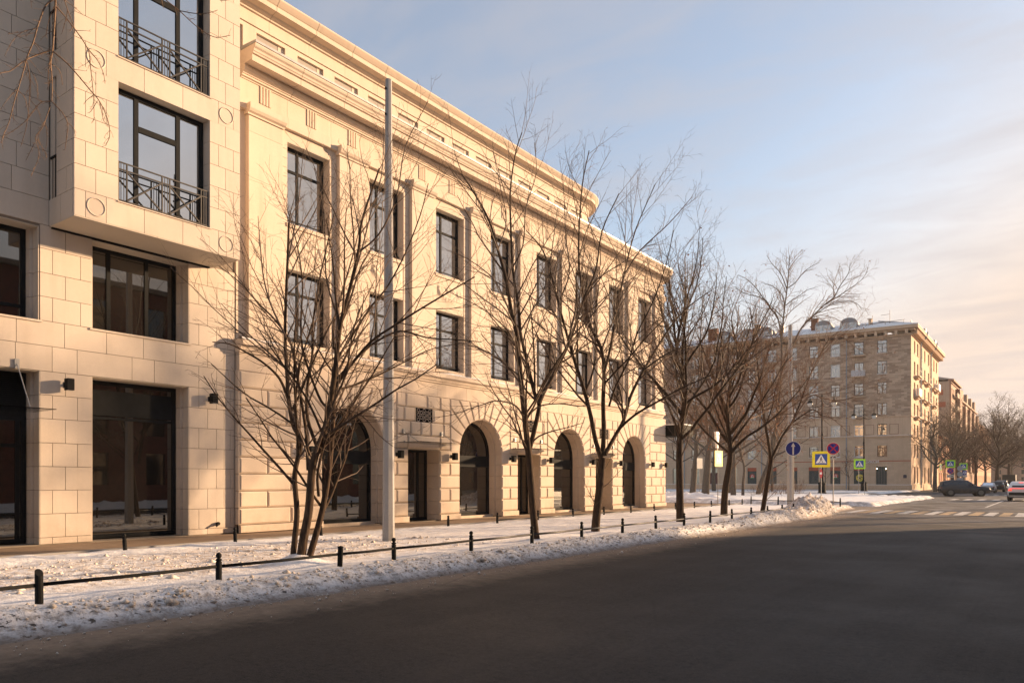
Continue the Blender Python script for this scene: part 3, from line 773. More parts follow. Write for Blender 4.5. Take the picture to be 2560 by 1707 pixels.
# ================================================================ GROUND
def on_x(X, x):
    """y where the view direction of photograph column X meets the plane x"""
    k = (X - CX) / F_PX
    return x * (FW[1] + k * RT[1]) / (FW[0] + k * RT[0])
def asphalt():
    t = NT('worn asphalt'); p = t.xyz()
    f = t.noise(120, 2, .5); mid = t.noise(3.2, 6, .7); big = t.noise(.22, 7, .68)
    st = t.noise(1., 5, .6, t.mapv((1.6, .05, 1)))
    c = t.mix(t.rng(f, .35, .68), (.010, .0085, .0075), (.036, .030, .0255))
    c = t.mix(t.rng(st, .42, .66, 0, .35), c, (.046, .039, .033))
    c = t.mix(t.rng(big, .4, .66, 0, .3), c, (.020, .0175, .0155))
    grain = t.noise(13, 10, .84); c = t.mix(t.rng(grain, .40, .60, 0, .8), c, (.046, .038, .032)); c = t.mix(t.rng(grain, .49, .39, 0, .85), c, (.008, .007, .006))
    lines = t.noise(1., 7, .75, t.mapv((5.5, .03, 1))); c = t.mix(t.rng(lines, .52, .66, 0, .4), c, (.014, .012, .011)); c = t.mix(t.rng(lines, .46, .34, 0, .3), c, (.048, .04, .034))
    gr = t.noise(55, 3, .6); c = t.mix(t.rng(gr, .56, .72, 0, .8), c, (.10, .085, .072)); c = t.mix(t.rng(t.noise(24, 3, .6), .55, .68, 0, .7), c, (.014, .013, .012))
    trk = t.noise(1., 3, .5, t.mapv((1.1, .012, 1))); c = t.mix(t.rng(trk, .5, .6, 0, .3), c, (.050, .042, .035))
    # gutter grit beside the left kerb
    edge = t.math('ADD', p['X'], t.math('MULTIPLY', t.math('SUBTRACT', mid, .5), 1.5))
    g = t.math('MULTIPLY', t.rng(edge, -7.3, -8.3), t.rng(p['Y'], 60, 44))
    c = t.mix(t.math('MULTIPLY', g, .9), c, t.mix(t.noise(9, 5, .65), (.15, .105, .07), (.36, .28, .21)))
    # salt and slush towards the crossing and on the far roads
    sl = t.math('MULTIPLY', t.rng(p['Y'], 27, 44), t.rng(t.noise(1., 6, .68, t.mapv((.5, .75, 1))), .46, .66))
    c = t.mix(t.math('MULTIPLY', sl, .62), c, (.34, .33, .335))
    sand = t.math('MULTIPLY', t.rng(p['Y'], 24, 36), t.math('MULTIPLY', t.rng(p['Y'], 60, 40), t.rng(t.noise(1., 5, .65, t.mapv((.35, 1.1, 1))), .48, .66)))
    c = t.mix(t.math('MULTIPLY', sand, .5), c, (.22, .15, .10))
    crack = t.new('ShaderNodeTexVoronoi', feature='DISTANCE_TO_EDGE'); t.l.new(t.mapv((.32, .12, 1), (0, 0, .3)), crack.inputs['Vector']); crack.inputs['Scale'].default_value = 1.0
    c = t.mix(t.rng(crack.outputs['Distance'], .0, .006, .35, 0), c, (.012, .011, .011))
    t.bump(t.math('ADD', f, t.math('MULTIPLY', mid, .4)), .5, .008)
    return t.fin(c, t.rng(big, .3, .7, .62, .85), spec=.3)
M['asphalt'] = asphalt()
mb = MB(); mb.poly([(-300, -200, 0), (300, -200, 0), (300, 600, 0), (-300, 600, 0)]); kind(mb.build('road', M['asphalt'], fix=False), 'structure')
M['paving'] = stone('sanded pavement', (.30, .215, .145), .2, .05, 60, .4, .3)
pv = MB(); pv.box((-20.4, -12, -.05), (-17.25, 49.0, .10)); pv.box((-60, 42.4, -.05), (-20.4, 49.0, .098)); kind(pv.build('pavement', M['paving']), 'structure')
mb = MB(); y = -12
while y < 40.5: mb.box((-8.93, y + .004, -.05), (-8.78, y + .996, .055)); y += 1.0
kind(mb.build('kerb', M['concrete']), 'structure')
mb = MB(); mb.box((-17.245, -12, -.05), (-17.13, 49, .13)); kind(mb.build('back_kerb', M['concrete']), 'structure')

def verge_mat():
    t = NT('roadside snow'); p = t.xyz()
    big = t.noise(.8, 6, .62); mid = t.noise(5.5, 7, .68); sm = t.noise(30, 4, .62); cr = t.noise(1., 5, .7, t.mapv((6, 6, 12)), .5)
    c = t.mix(t.rng(mid, .4, .7), (.87, .86, .86), (.72, .70, .69))
    # sandy trampled band in the near part
    band = t.math('MULTIPLY', t.math('MULTIPLY', t.rng(p['X'], -15.6, -14.6), t.rng(p['X'], -10.6, -11.4)), t.rng(p['Y'], 17, 11))
    dz = t.math('MULTIPLY', band, t.rng(t.math('ADD', t.math('MULTIPLY', mid, .6), t.math('MULTIPLY', sm, .4)), .44, .60))
    c = t.mix(t.math('MULTIPLY', dz, .85), c, t.mix(sm, (.34, .22, .12), (.62, .48, .34)))
    # grit and black melt holes on the ploughed bank along the road
    bank = t.rng(t.math('ADD', p['X'], t.math('MULTIPLY', t.math('SUBTRACT', big, .5), 1.4)), -10.0, -9.3)
    grit = t.math('MULTIPLY', bank, t.rng(t.math('ADD', t.math('MULTIPLY', cr, .65), t.math('MULTIPLY', sm, .35)), .46, .60))
    c = t.mix(t.math('MULTIPLY', grit, .7), c, t.mix(mid, (.10, .075, .055), (.30, .25, .20)))
    hole = t.math('MULTIPLY', bank, t.rng(t.noise(1., 4, .6, t.mapv((10, 10, 20)), .5), .60, .65))
    c = t.mix(t.math('MULTIPLY', hole, .9), c, (.03, .024, .02))
    # grubby foot of the bank
    foot = t.rng(t.math('ADD', p['Z'], t.math('MULTIPLY', t.math('SUBTRACT', mid, .5), .14)), .10, .02)
    c = t.mix(t.math('MULTIPLY', foot, .75), c, t.mix(sm, (.09, .065, .045), (.26, .2, .15)))
    # brown sand heap near the corner
    far = t.math('MULTIPLY', t.math('MULTIPLY', t.rng(p['Y'], 29, 34), t.rng(p['X'], -11.4, -10.4)), t.rng(t.math('ADD', t.math('MULTIPLY', cr, .6), t.math('MULTIPLY', mid, .4)), .40, .58))
    c = t.mix(t.math('MULTIPLY', far, .8), c, t.mix(sm, (.17, .105, .06), (.46, .32, .20)))
    spots = t.rng(t.noise(1.6, 5, .7), .62, .72, 0, .5)
    c = t.mix(spots, c, (.45, .35, .26))
    t.bump(t.math('ADD', mid, t.math('MULTIPLY', sm, .5)), .7, .05)
    return t.fin(c, .8, spec=.25)
M['verge'] = verge_mat()
def sst(a, b, x): t = np.clip((x - a) / (b - a), 0, 1); return t * t * (3 - 2 * t)
def verge_h(X, Y):
    X, Y = np.asarray(X, float), np.asarray(Y, float)
    s = -8.62 - X + .13 * fbm(Y * 1.3, Y * 0 + 3, 3) + .05 * fbm(Y * 5, Y * 0 + 8, 2)
    s = s + 3.0 * sst(36, 46, Y) * -.35
    bank = (.105 + .03 * fbm(Y * .35, X * .2, 2)) * sst(0, .5, s) * (1 - .6 * sst(1.0, 2.0, s)) + .035 * np.exp(-((s - .55) / .3) ** 2) * (1 + 1.2 * fbm(Y * .6, Y * 0 + 6, 3))
    lump = fbm(X * 2.6, Y * 2.2, 5, .55)
    rough = .22 + .78 * (1 - sst(.4, 1.7, s))
    sandy = sst(-15.6, -14.6, X) * (1 - sst(-11.4, -10.6, X)) * (1 - sst(11, 17, Y))
    h = bank + .065 * sst(0, .5, s) * (np.abs(lump) * 1.3 - .3) * rough * (.55 + .45 * sst(8, 16, Y)) + .022 * sst(0, .4, s) * fbm(X * 9, Y * 8, 4, .6) * (rough + .8 * sandy)
    h = h + .045 * sst(.3, 1, s) * fbm(X * .8 + 4, Y * .6, 3)
    b = X + 16.95 + .3 * fbm(Y * .9, Y * 0 + 31, 3)
    h = h * (1 - .55 * sst(1.6, .5, b)) + .03 * np.exp(-((b - .7) / .4) ** 2) * (1 + fbm(Y * 1.1, Y * 0 + 2, 4))
    # drifts of clean snow by the pavement
    h = h + .05 * sst(-14, -16, X) * np.abs(fbm(X * 1.5, Y * 1.2 + 40, 3))
    h = h + .55 * np.exp(-((X + 9.9) / .95) ** 2 - ((Y - 38.2) / 2.3) ** 2) * (1 + .5 * lump) + .14 * np.exp(-((X + 9.4) / .8) ** 2) * sst(24, 33, Y) * (1 - sst(40, 43, Y)) * (1 + 1.2 * lump)
    for tx, ty in ((-10.92, 8.47), (-10.57, 15.31), (-10.76, 18.93), (-10.83, 25.0), (-11.43, 30.92), (-10.93, 34.68)):
        h = h + (.2 if ty < 9 else .06) * np.exp(-((X - tx) ** 2 + (Y - ty) ** 2) / .16)
    edge = sst(0, .35, b) * (1 - sst(47.6, 49.3, Y + .4 * fbm(X * .8, Y * .8, 2)))
    return .02 + (.085 + h) * edge * sst(-.05, .3, s) - .10 * (1 - edge) * 1.0 - .05 * (1 - sst(-.1, .05, s))
ys = [-6.0]
while ys[-1] < 50: ys.append(ys[-1] + max(.05, .0062 * abs(ys[-1] + 1)))
xs = np.concatenate([np.arange(-8.35, -10.3, -.035), np.arange(-10.3, -17.3, -.075)])
Y, X = np.meshgrid(np.array(ys), xs, indexing='ij')
Z = verge_h(X, Y)
idx = np.arange(X.size).reshape(X.shape)
f = np.stack([idx[:-1, :-1], idx[1:, :-1], idx[1:, 1:], idx[:-1, 1:]], -1).reshape(-1, 4)[:, ::-1]
kind(np_mesh('snow_verge', np.stack([X, Y, Z], -1).reshape(-1, 3), f, M['verge']), 'structure')
# loose clods
def clods(name, n, fx, fy, size, mat, hf, seed, label):
    rg_ = np.random.RandomState(seed); V, Fc = [], []
    octv = np.array([(1, 0, 0), (0, 1, 0), (-1, 0, 0), (0, -1, 0), (0, 0, 1), (0, 0, -1.)]); octf = np.array([(0, 1, 4), (1, 2, 4), (2, 3, 4), (3, 0, 4), (1, 0, 5), (2, 1, 5), (3, 2, 5), (0, 3, 5)])
    xs_, ys_ = fx(rg_, n), fy(rg_, n); zs_ = hf(xs_, ys_)
    for x, y, z in zip(xs_, ys_, zs_):
        s = size * rg_.gamma(1.6, .45); v = octv * (s * (.6 + .8 * rg_.rand(6, 1))) * np.array([1, 1, .7]); a = rg_.rand() * 6.28
        v = np.stack([v[:, 0] * math.cos(a) - v[:, 1] * math.sin(a), v[:, 0] * math.sin(a) + v[:, 1] * math.cos(a), v[:, 2]], 1)
        Fc.append(octf + 6 * len(V)); V.append(v + (x, y, z + s * .15))
    return kind(np_mesh(name, np.concatenate(V), np.concatenate(Fc), mat, None, False), 'stuff', label)
clods('snow_clods', 2600, lambda r, n: -8.75 - np.abs(r.randn(n)) * .45, lambda r, n: 1.5 + 40 * r.rand(n) ** 1.1, .024, M['snowdirt'], verge_h, 4, 'lumps of dirty snow along the ploughed bank')
clods('trodden_clods', 1300, lambda r, n: -11.2 - 4.2 * r.rand(n), lambda r, n: 2.0 + 13 * r.rand(n), .024, M['snowdirt'], verge_h, 5, 'sandy lumps of snow trodden on the verge')
clods('gutter_crumbs', 700, lambda r, n: -8.55 + np.abs(r.randn(n)) * .35, lambda r, n: 1.5 + 40 * r.rand(n) ** 1.5, .014, M['snowdirt'], lambda x, y: x * 0 + .006, 6, 'crumbs of ice in the gutter')
# the little park beyond the side street
def park_h(X, Y):
    xr = -9.2 - 8.5 * sst(82, 88, Y) + .35 * fbm(Y * .4, Y * 0 + 5, 3)
    s = xr - X; ys0 = 52.4 + 1.2 * sst(-12, -22, X) + .5 * fbm(X * .3, X * 0 + 9, 3); b = Y - ys0
    e = sst(0, .8, s) * sst(0, .9, b)
    bankk = .10 * np.exp(-((s - .9) / .7) ** 2) + .16 * np.exp(-((b - 1.0) / .8) ** 2) * sst(0, 2, s) + .55 * np.exp(-((X + 24.5) / 4) ** 2 - ((Y - 57) / 1.6) ** 2)
    h = .12 + bankk * (1 + .9 * fbm(X * 1.1, Y * 1.1, 4)) + .07 * fbm(X * .35, Y * .35, 4) + .03 * fbm(X * 2, Y * 2, 3) + .25 * np.exp(-((X + 20.5) / 3) ** 2 - ((Y - 76) / 2) ** 2)
    path = np.exp(-((Y - 99 - .04 * (X + 30)) / 2.2) ** 2) + np.exp(-((Y - 132) / 3) ** 2)
    return (h * (1 - .45 * path)) * e - .06 * (1 - e)
def park_mat():
    t = NT('park snow'); p = t.xyz()
    big = t.noise(.4, 6, .62); mid = t.noise(2.2, 6, .66)
    c = t.mix(t.rng(mid, .42, .7), (.85, .84, .83), (.68, .66, .65))
    yy = t.math('ADD', p['Y'], t.math('MULTIPLY', t.math('SUBTRACT', mid, .5), 5))
    path = t.math('ADD', t.math('MULTIPLY', t.rng(yy, 96, 98.5), t.rng(yy, 104, 101.5)), t.math('MULTIPLY', t.rng(yy, 127, 130), t.rng(yy, 137, 134)))
    c = t.mix(t.math('MULTIPLY', path, .85), c, t.mix(mid, (.10, .08, .065), (.36, .31, .27)))
    edge = t.math('MAXIMUM', t.rng(t.math('ADD', p['X'], t.math('MULTIPLY', t.math('SUBTRACT', big, .5), 2.0)), -10.4, -9.3), t.math('MULTIPLY', t.rng(yy, 56, 53), .85))
    g = t.math('MULTIPLY', edge, t.rng(mid, .40, .58))
    c = t.mix(t.math('MULTIPLY', g, .85), c, (.19, .145, .11))
    c = t.mix(t.rng(big, .58, .7, 0, .4), c, (.36, .29, .23))
    t.bump(t.math('ADD', mid, big), .6, .08)
    return t.fin(c, .8, spec=.25)
M['park'] = park_mat()
ys = np.concatenate([np.arange(51.4, 62, .22), np.arange(62, 138.5, .5)]); xs = np.concatenate([np.arange(-8.6, -30, -.22), np.arange(-30, -80, -.8)])
Y, X = np.meshgrid(ys, xs, indexing='ij'); Z = park_h(X, Y); idx = np.arange(X.size).reshape(X.shape)
f = np.stack([idx[:-1, :-1], idx[1:, :-1], idx[1:, 1:], idx[:-1, 1:]], -1).reshape(-1, 4)[:, ::-1]
kind(np_mesh('park_snow', np.stack([X, Y, Z], -1).reshape(-1, 3), f, M['park']), 'structure')
# snow and pavement on the opposite side (seen only in the shop windows)
xs = np.arange(2.4, 6.4, .16); ys = np.arange(-30, 48, .3); Y, X = np.meshgrid(ys, xs, indexing='ij')
Z = .05 + (.35 * np.exp(-((X - 3.4) / .6) ** 2) * (1 + .8 * fbm(X * 1.3, Y * 1.0, 4)) + .08) * sst(2.4, 2.8, X) * (1 - sst(47, 48, Y))
idx = np.arange(X.size).reshape(X.shape); f = np.stack([idx[:-1, :-1], idx[:-1, 1:], idx[1:, 1:], idx[1:, :-1]], -1).reshape(-1, 4)
kind(np_mesh('opposite_pavement_snow', np.stack([X, Y, Z], -1).reshape(-1, 3), f, M['snow']), 'structure')
# painted markings
def paint(name, col):
    t = NT(name); w = t.noise(1.5, 6, .7); f = t.noise(40, 3, .6)
    c = t.mix(t.rng(t.math('ADD', t.math('MULTIPLY', w, .7), t.math('MULTIPLY', f, .3)), .42, .62, 0, .75), col, (.10, .095, .09))
    return t.fin(c, .75)
M['pwhite'] = paint('worn white road paint', (.62, .60, .57)); M['pyellow'] = paint('worn yellow road paint', (.46, .30, .14))
mw, my = MB(), MB(); x = -9.0; i = 0
while x < 5:
    m_ = mw if i % 2 == 0 else my
    m_.poly([(x, 41.6, .004), (x + .42, 41.6, .004), (x + .42, 46.4, .004), (x, 46.4, .004)]); x += .62; i += 1
x = -7.6
while x < 6:
    mw.poly([(x, 75, .004), (x + .5, 75, .004), (x + .5, 79.4, .004), (x, 79.4, .004)]); x += 1.05
mw.poly([(-3.62, 55, .004), (-3.47, 55, .004), (-3.47, 74.0, .004), (-3.62, 74.0, .004)])
x = -7.0
while x < 6:
    mw.poly([(x, 103, .004), (x + .5, 103, .004), (x + .5, 107, .004), (x, 107, .004)]); x += 1.05
kind(mw.build('white_road_marking', M['pwhite'], fix=False), 'structure'); kind(my.build('yellow_road_marking', M['pyellow'], fix=False), 'structure')

# ================================================================ OPPOSITE SIDE OF THE STREET (outside the frame, mirrored in the shop windows, shades the road)
M['brick'] = plain('dark red brick', (.15, .052, .032), .9, 0, .3, 5)
def plain_house(name, label, x0, x1, y0, y1, h, mat, rows, pitch, ww, wh, z0=1.4, group=None):
    t = thing(name, label, 'building', (x0, (y0 + y1) / 2, 0)); f_ = Fr((x0, y1, 0), (0, -1, 0), (-1, 0, 0)); Lg = y1 - y0; hs_ = []
    n = int(Lg / pitch)
    for r in range(rows):
        for k in range(n):
            u = (k + .5) * Lg / n; v = z0 + r * (h - 1.2) / rows; hs_.append((u - ww / 2, u + ww / 2, v, v + wh))
    mb = MB(); f_.holes(mb, 0, Lg, 0, h, hs_, 0, .25); mb.build('wall', mat, t, fix=False)
    mb = MB(); mb.box((x0 + .3, y0 + .02, 0), (x1, y1 - .02, h - .02)); mb.build('house_body', mat, t)
    for a, b, c, d in hs_:
        mb = MB(); f_.box(mb, a, b, c, d, -.24, -.18); w = mb.build('window', M['shopglass'], t)
    mb = MB(); mb.box((x0 - .35, y0 - .1, h), (x1, y1 + .1, h + .28)); mb.build('eaves', M['joint'], t)
    mb = MB(); mb.extrude([(x0 - .3, y0, h + .28), (x1, y0, h + .28), ((x0 + x1) / 2, y0, h + 2.0)], (0, y1 - y0, 0)); mb.build('snowy_roof', M['snowclean'], t)
    return t
plain_house('brick_house', 'dark red brick house across the street', 6.5, 20, -60, 27, 13.6, M['brick'], 4, 3.6, 1.3, 2.0)
plain_house('brick_annexe', 'unseen low brick house across the street, height set for its shade', 6.5, 19, 27.3, 44.5, 5.9, M['brick'], 2, 3.8, 1.3, 2.0)  # unseen, height set so its shade covers the road but not the verge

t_ = plain_house('added_backdrop_house', 'added unseen long brick house that keeps the arched window reflections dark', 48, 60, 74, 128, 12.5, M['brick'], 4, 4.5, 1.4, 2.0)  # added out of frame so the shop windows mirror something dark
mb = MB(); mb.box((12, 158, 0), (90, 170, 13.5)); far_ = thing('added_backdrop_house', 'added unseen brick house that darkens reflections in the farther shop windows', 'building', (50, 158, 0)); mb.build('wall', M['brick'], far_); mb = MB(); mb.box((11.5, 157.5, 13.5), (90.5, 170.5, 13.9)); mb.build('snowy_roof', M['snowclean'], far_)  # second added house, unseen, blocks bright horizon sky from the reflections
# ================================================================ FENCES, POLES
def put(me_name, mb, mats, parent, smooth=False):
    o = bpy.data.objects.new(me_name, mb.mesh(me_name, mats, smooth)); COL.objects.link(o); o.parent = parent; return o
post_prof = [(.043, -.3), (.043, .40), (.034, .405), (.034, .415), (.046, .42), (.046, .435), (.03, .445), (.022, .455), (.034, .465), (.041, .485), (.038, .51), (.022, .528), (.003, .533)]
mbp = MB(); mbp.lathe(post_prof, (0, 0, 0), 12); POST = mbp.mesh('post', M['black'], True)
mbp = MB(); mbp.lathe([(.045, -.3), (.045, .44), (.05, .445), (.05, .46), (.012, .475)], (0, 0, 0), 12); POST_FLAT = mbp.mesh('post', M['black'], True)
def broken_post():
    mb = MB(); mb.lathe([(.045, -.3), (.045, .46)], (0, 0, 0), 12)
    for i in range(12, 24): x_, y_, z_ = mb.v[i]; mb.v[i] = (x_, y_, z_ + (-x_ * .9 + .02))
    mb.lathe([(.15, -.01), (.15, .012), (.05, .03)], (-.04, .0, 0), 10)
    return mb.mesh('post', M['black'])
def fence(name, label, pts, railz, first_broken=False, flat=(), skip=(), lift=0):
    """pts: (x, y) of the posts"""
    base = pts[0]; t = thing(name, label, 'fence', (base[0], base[1], .1))
    rngf = random.Random(len(pts))
    for i, (x, y) in enumerate(pts):
        z = .09 + lift
        me = broken_post() if (first_broken and i == 0) else POST_FLAT if i in flat else POST
        o = link('post', me, t, (x, y, z)); o.rotation_euler = (R(rngf.uniform(-2.5, 2.5)), R(rngf.uniform(-2.5, 2.5)), 0)
        if i and i - 1 not in skip:
            mb = MB(); a = pts[i - 1]; za = .09 + lift
            mb.tube([(a[0], a[1], za + railz), ((a[0] + x) / 2, (a[1] + y) / 2, (za + z) / 2 + railz - .008), (x, y, z + railz)], .023, 8); mb.build('rail', M['iron'] if i > 4 else M['black'], t, True)  # farther rails take a lighter material in place of their sunlit highlight
    return t
fx = -9.72
FY = [on_x(X_, fx) for X_ in (98, 547, 849, 985, 1178, 1330, 1454, 1556, 1640, 1710, 1775, 1830, 1877, 1919, 1956, 1983)]
pts = [(fx, FY[0] - 2.3)] + [(fx, y_) for y_ in FY] + [(fx, FY[-1] + 2.0), (fx, FY[-1] + 4.0), (fx - .15, FY[-1] + 6.2)]
pts = pts[1:]
fence('kerb_fence', 'low black post and rail fence along the snowy kerb, its nearest post broken off', pts, .335, True, (2,))
mb = MB(); mb.box((fx - .09, pts[1][1] - .42, .115), (fx + .09, pts[1][1] + .1, .165)); mb.build('foot_plate', M['black'], bpy.data.objects['kerb_fence'])
mb = MB(); a = pts[0]; mb.tube([(fx, -1.5, .42), (a[0], a[1], .42)], .023, 8); mb.build('rail', M['black'], bpy.data.objects['kerb_fence'], True)
bx = -16.15
BY = [on_x(X_, bx) for X_ in (314, 589, 804, 1121, 1243, 1345, 1433, 1510, 1577, 1636, 1689, 1736, 1779, 1823, 1855)]
fence('pavement_fence', 'low black post and rail fence between the verge and the cream facade', [(bx, y_) for y_ in BY], .26, False, (), (0, 1, 2, 3), -.10)
fence('crossing_fence', 'short black rail fence closing the verge at the side street', [(-15.9, 47.9), (-14.1, 47.6), (-12.5, 47.3), (-11.2, 47.0), (-10.0, 45.6)], .28, lift=.06)
def lamp_mast(x, y, h, r0, r1, label):
    t = thing('concrete_mast', label, 'mast', (x, y, .05), 0, 'bare concrete masts')
    mb = MB(); n = 8; k = 14; pts = [(0, 0, -.3 + (h + .3) * i / k) for i in range(k + 1)]
    mb.tube(pts, [r0 + (r1 - r0) * i / k for i in range(k + 1)], n); put('shaft', mb, M['concrete'], t)
    mb = MB(); mb.tube([(0, -r1 - .005, h - .25), (0, -r1 - .03, h - .25)], .03, 6); mb.tube([(0, -r1 - .005, h - .9), (0, -r1 - .03, h - .9)], .03, 6); put('bolt', mb, M['black'], t)
    return t
lamp_mast(-13.65, 13.37, 11.75, .158, .084, 'tall bare concrete mast standing in front of the first arched window')
lamp_mast(-13.63, 48.6, 11.5, .21, .12, 'tall bare concrete mast behind the round blue arrow sign at the street corner')

# ================================================================ TRAFFIC SIGNS
def solid(name, c, rough=.45): return plain(name, c, rough, 0, .05, 8)
M['syellow'] = solid('yellow reflective sheet', (.80, .66, .015)); M['sgreen'] = solid('lime reflective sheet', (.42, .80, .03)); M['sblue'] = solid('blue sign sheet', (.008, .06, .30)); M['sblue2'] = solid('deep blue sign sheet', (.012, .025, .26))
M['swhite'] = solid('white sign sheet', (.78, .77, .74)); M['sblack'] = solid('black sign print', (.01, .01, .01)); M['sred'] = solid('red sign sheet', (.55, .02, .025)); M['sgrey'] = solid('grey sign back', (.30, .31, .32)); M['galv'] = plain('galvanised post', (.26, .25, .24), .5, .3)
M['soffwhite'] = solid('aged white plate', (.6, .56, .5))
def disc(mb, cx, cz, r, y, n=28, t=.004):
    mb.extrude([(cx + r * math.cos(2 * PI * i / n), y, cz + r * math.sin(2 * PI * i / n)) for i in range(n)], (0, -t, 0))
def ring(mb, cx, cz, r0, r1, y, n=28, t=.004):
    for i in range(n):
        a, b = 2 * PI * i / n, 2 * PI * (i + 1) / n
        mb.extrude([(cx + r * math.cos(q), y, cz + r * math.sin(q)) for r, q in ((r0, a), (r1, a), (r1, b), (r0, b))], (0, -t, 0))
def rect(mb, x0, x1, z0, z1, y, t=.004): mb.extrude([(x0, y, z0), (x1, y, z0), (x1, y, z1), (x0, y, z1)], (0, -t, 0))
def seg2(mb, p, q, w, y, t=.004):
    p, q = Vector((p[0], 0, p[1])), Vector((q[0], 0, q[1])); d = (q - p).normalized(); s = Vector((-d.z, 0, d.x)) * w / 2
    mb.extrude([tuple(v + Vector((0, y, 0))) for v in (p - s, q - s, q + s, p + s)], (0, -t, 0))
def crossing_plate(parent, w, h, zc, y, border):
    mb = MB(); rect(mb, -w / 2, w / 2, zc - h / 2, zc + h / 2, y, .02); p = put('plate', mb, border, parent)
    s = .70 * min(w, h)
    mb = MB(); bw, bh = w * .68, h * .68; rect(mb, -bw / 2, bw / 2, zc - bh / 2, zc + bh / 2, y - .02); put('blue_field', mb, M['sblue'], p)
    mb = MB(); zb, zt = zc - bh * .36, zc + bh * .44; mb.extrude([(-bw * .45, y - .024, zb), (bw * .45, y - .024, zb), (0, y - .024, zt)], (0, -.004, 0)); put('white_triangle', mb, M['swhite'], p)
    k = (zt - zb); mb = MB(); yy = y - .028; X_ = lambda a: a * k; Z_ = lambda a: zb + a * k
    disc(mb, X_(.02), Z_(.70), .055 * k, yy, 12)
    seg2(mb, (X_(.01), Z_(.64)), (X_(-.01), Z_(.40)), .11 * k, yy); seg2(mb, (X_(-.01), Z_(.42)), (X_(.10), Z_(.26)), .06 * k, yy); seg2(mb, (X_(.10), Z_(.27)), (X_(.16), Z_(.08)), .055 * k, yy)
    seg2(mb, (X_(-.02), Z_(.42)), (X_(-.08), Z_(.24)), .06 * k, yy); seg2(mb, (X_(-.08), Z_(.25)), (X_(-.20), Z_(.08)), .055 * k, yy)
    seg2(mb, (X_(.04), Z_(.60)), (X_(.13), Z_(.42)), .045 * k, yy); seg2(mb, (X_(-.03), Z_(.60)), (X_(-.11), Z_(.42)), .045 * k, yy)
    for a in (-.34, -.15, .05, .25): rect(mb, X_(a), X_(a + .09), Z_(.02), Z_(.075), yy)
    put('walking_figure', mb, M['sblack'], p)
    return p
def no_stopping(parent, r, zc, y):
    mb = MB(); disc(mb, 0, zc, r, y, 28, .02); p = put('disc', mb, M['sblue2'], parent)
    mb = MB(); ring(mb, 0, zc, r * .84, r, y - .02); c = r * .84 * .7071
    seg2(mb, (-c, zc - c), (c, zc + c), r * .17, y - .02, .0041); seg2(mb, (-c, zc + c), (c, zc - c), r * .17, y - .02, .0047); put('red_cross', mb, M['sred'], p)
    mb = MB(); ring(mb, 0, zc, r, r * 1.05, y - .004, 28, .018); put('rim', mb, M['swhite'], p)
    return p
def tow_plate(parent, w, h, zc, y):
    mb = MB(); rect(mb, -w / 2, w / 2, zc - h / 2, zc + h / 2, y, .012); p = put('plate', mb, M['soffwhite'], parent)
    mb = MB(); yy = y - .012
    rect(mb, -.40 * w, -.18 * w, zc - .16 * h, zc + .06 * h, yy); seg2(mb, (-.2 * w, zc + .02 * h), (-.02 * w, zc + .28 * h), .05 * w, yy); rect(mb, .02 * w, .40 * w, zc - .1 * h, zc + .02 * h, yy); rect(mb, .1 * w, .3 * w, zc + .02 * h, zc + .14 * h, yy)
    for a in (-.34, -.22, .1, .32): disc(mb, a * w, zc - .18 * h, .05 * w, yy, 10)
    put('tow_truck_print', mb, M['sblack'], p)
def post(parent, h, r=.03, y=.03, x=0, mat=None):
    mb = MB(); mb.tube([(x, y, -.3), (x, y, h)], r, 8); return put('post', mb, mat or M['galv'], parent)
# round blue arrow sign
t = thing('arrow_sign', 'round blue sign with a white arrow pointing up, before the far concrete mast', 'road sign', (-10.33, 37.33, .1), R(12))
post(t, 3.4); mb = MB(); disc(mb, 0, 3.13, .34, 0, 30, .02); p = put('disc', mb, M['sblue2'], t)
mb = MB(); ring(mb, 0, 3.13, .335, .365, -.004, 30, .018); put('rim', mb, M['swhite'], p)
mb = MB(); rect(mb, -.035, .035, 2.83, 3.24, -.02); mb.extrude([(-.1, -.02, 3.22), (.1, -.02, 3.22), (0, -.02, 3.42)], (0, -.004, 0)); put('arrow', mb, M['swhite'], p)
# big yellow crossing sign with a no-entry disc seen edge-on
t = thing('crossing_sign', 'large yellow pedestrian crossing sign with a small red disc below, in the park snow', 'road sign', (-16.15, 66.7, .15), R(8))
post(t, 3.9); crossing_plate(t, 1.42, 1.36, 3.35, 0, M['syellow'])
mb = MB(); n = 24; th = R(68)
for q, (rr, m_) in enumerate(((.40, M['sred']),)):
    mb.extrude([(rr * math.cos(2 * PI * i / n) * math.cos(th), -.03 - rr * math.cos(2 * PI * i / n) * math.sin(th) , 2.15 + rr * math.sin(2 * PI * i / n)) for i in range(n)], (-.02, -.01, 0))
p = put('no_entry_disc', mb, M['sred'], t)
mb = MB(); mb.extrude([(a * math.cos(th) - .021, -.045 - a * math.sin(th), 2.15 + b) for a, b in ((-.3, -.09), (.3, -.09), (.3, .09), (-.3, .09))], (-.004, -.002, 0)); put('white_bar', mb, M['swhite'], p)
# no stopping
t = thing('no_stopping_sign', 'round blue sign with red X over a tow plate, at the end of the verge', 'road sign', (-10.38, 45.6, .05), R(10))
post(t, 3.75); no_stopping(t, .34, 3.47, 0); tow_plate(t, .36, .26, 2.98, 0)
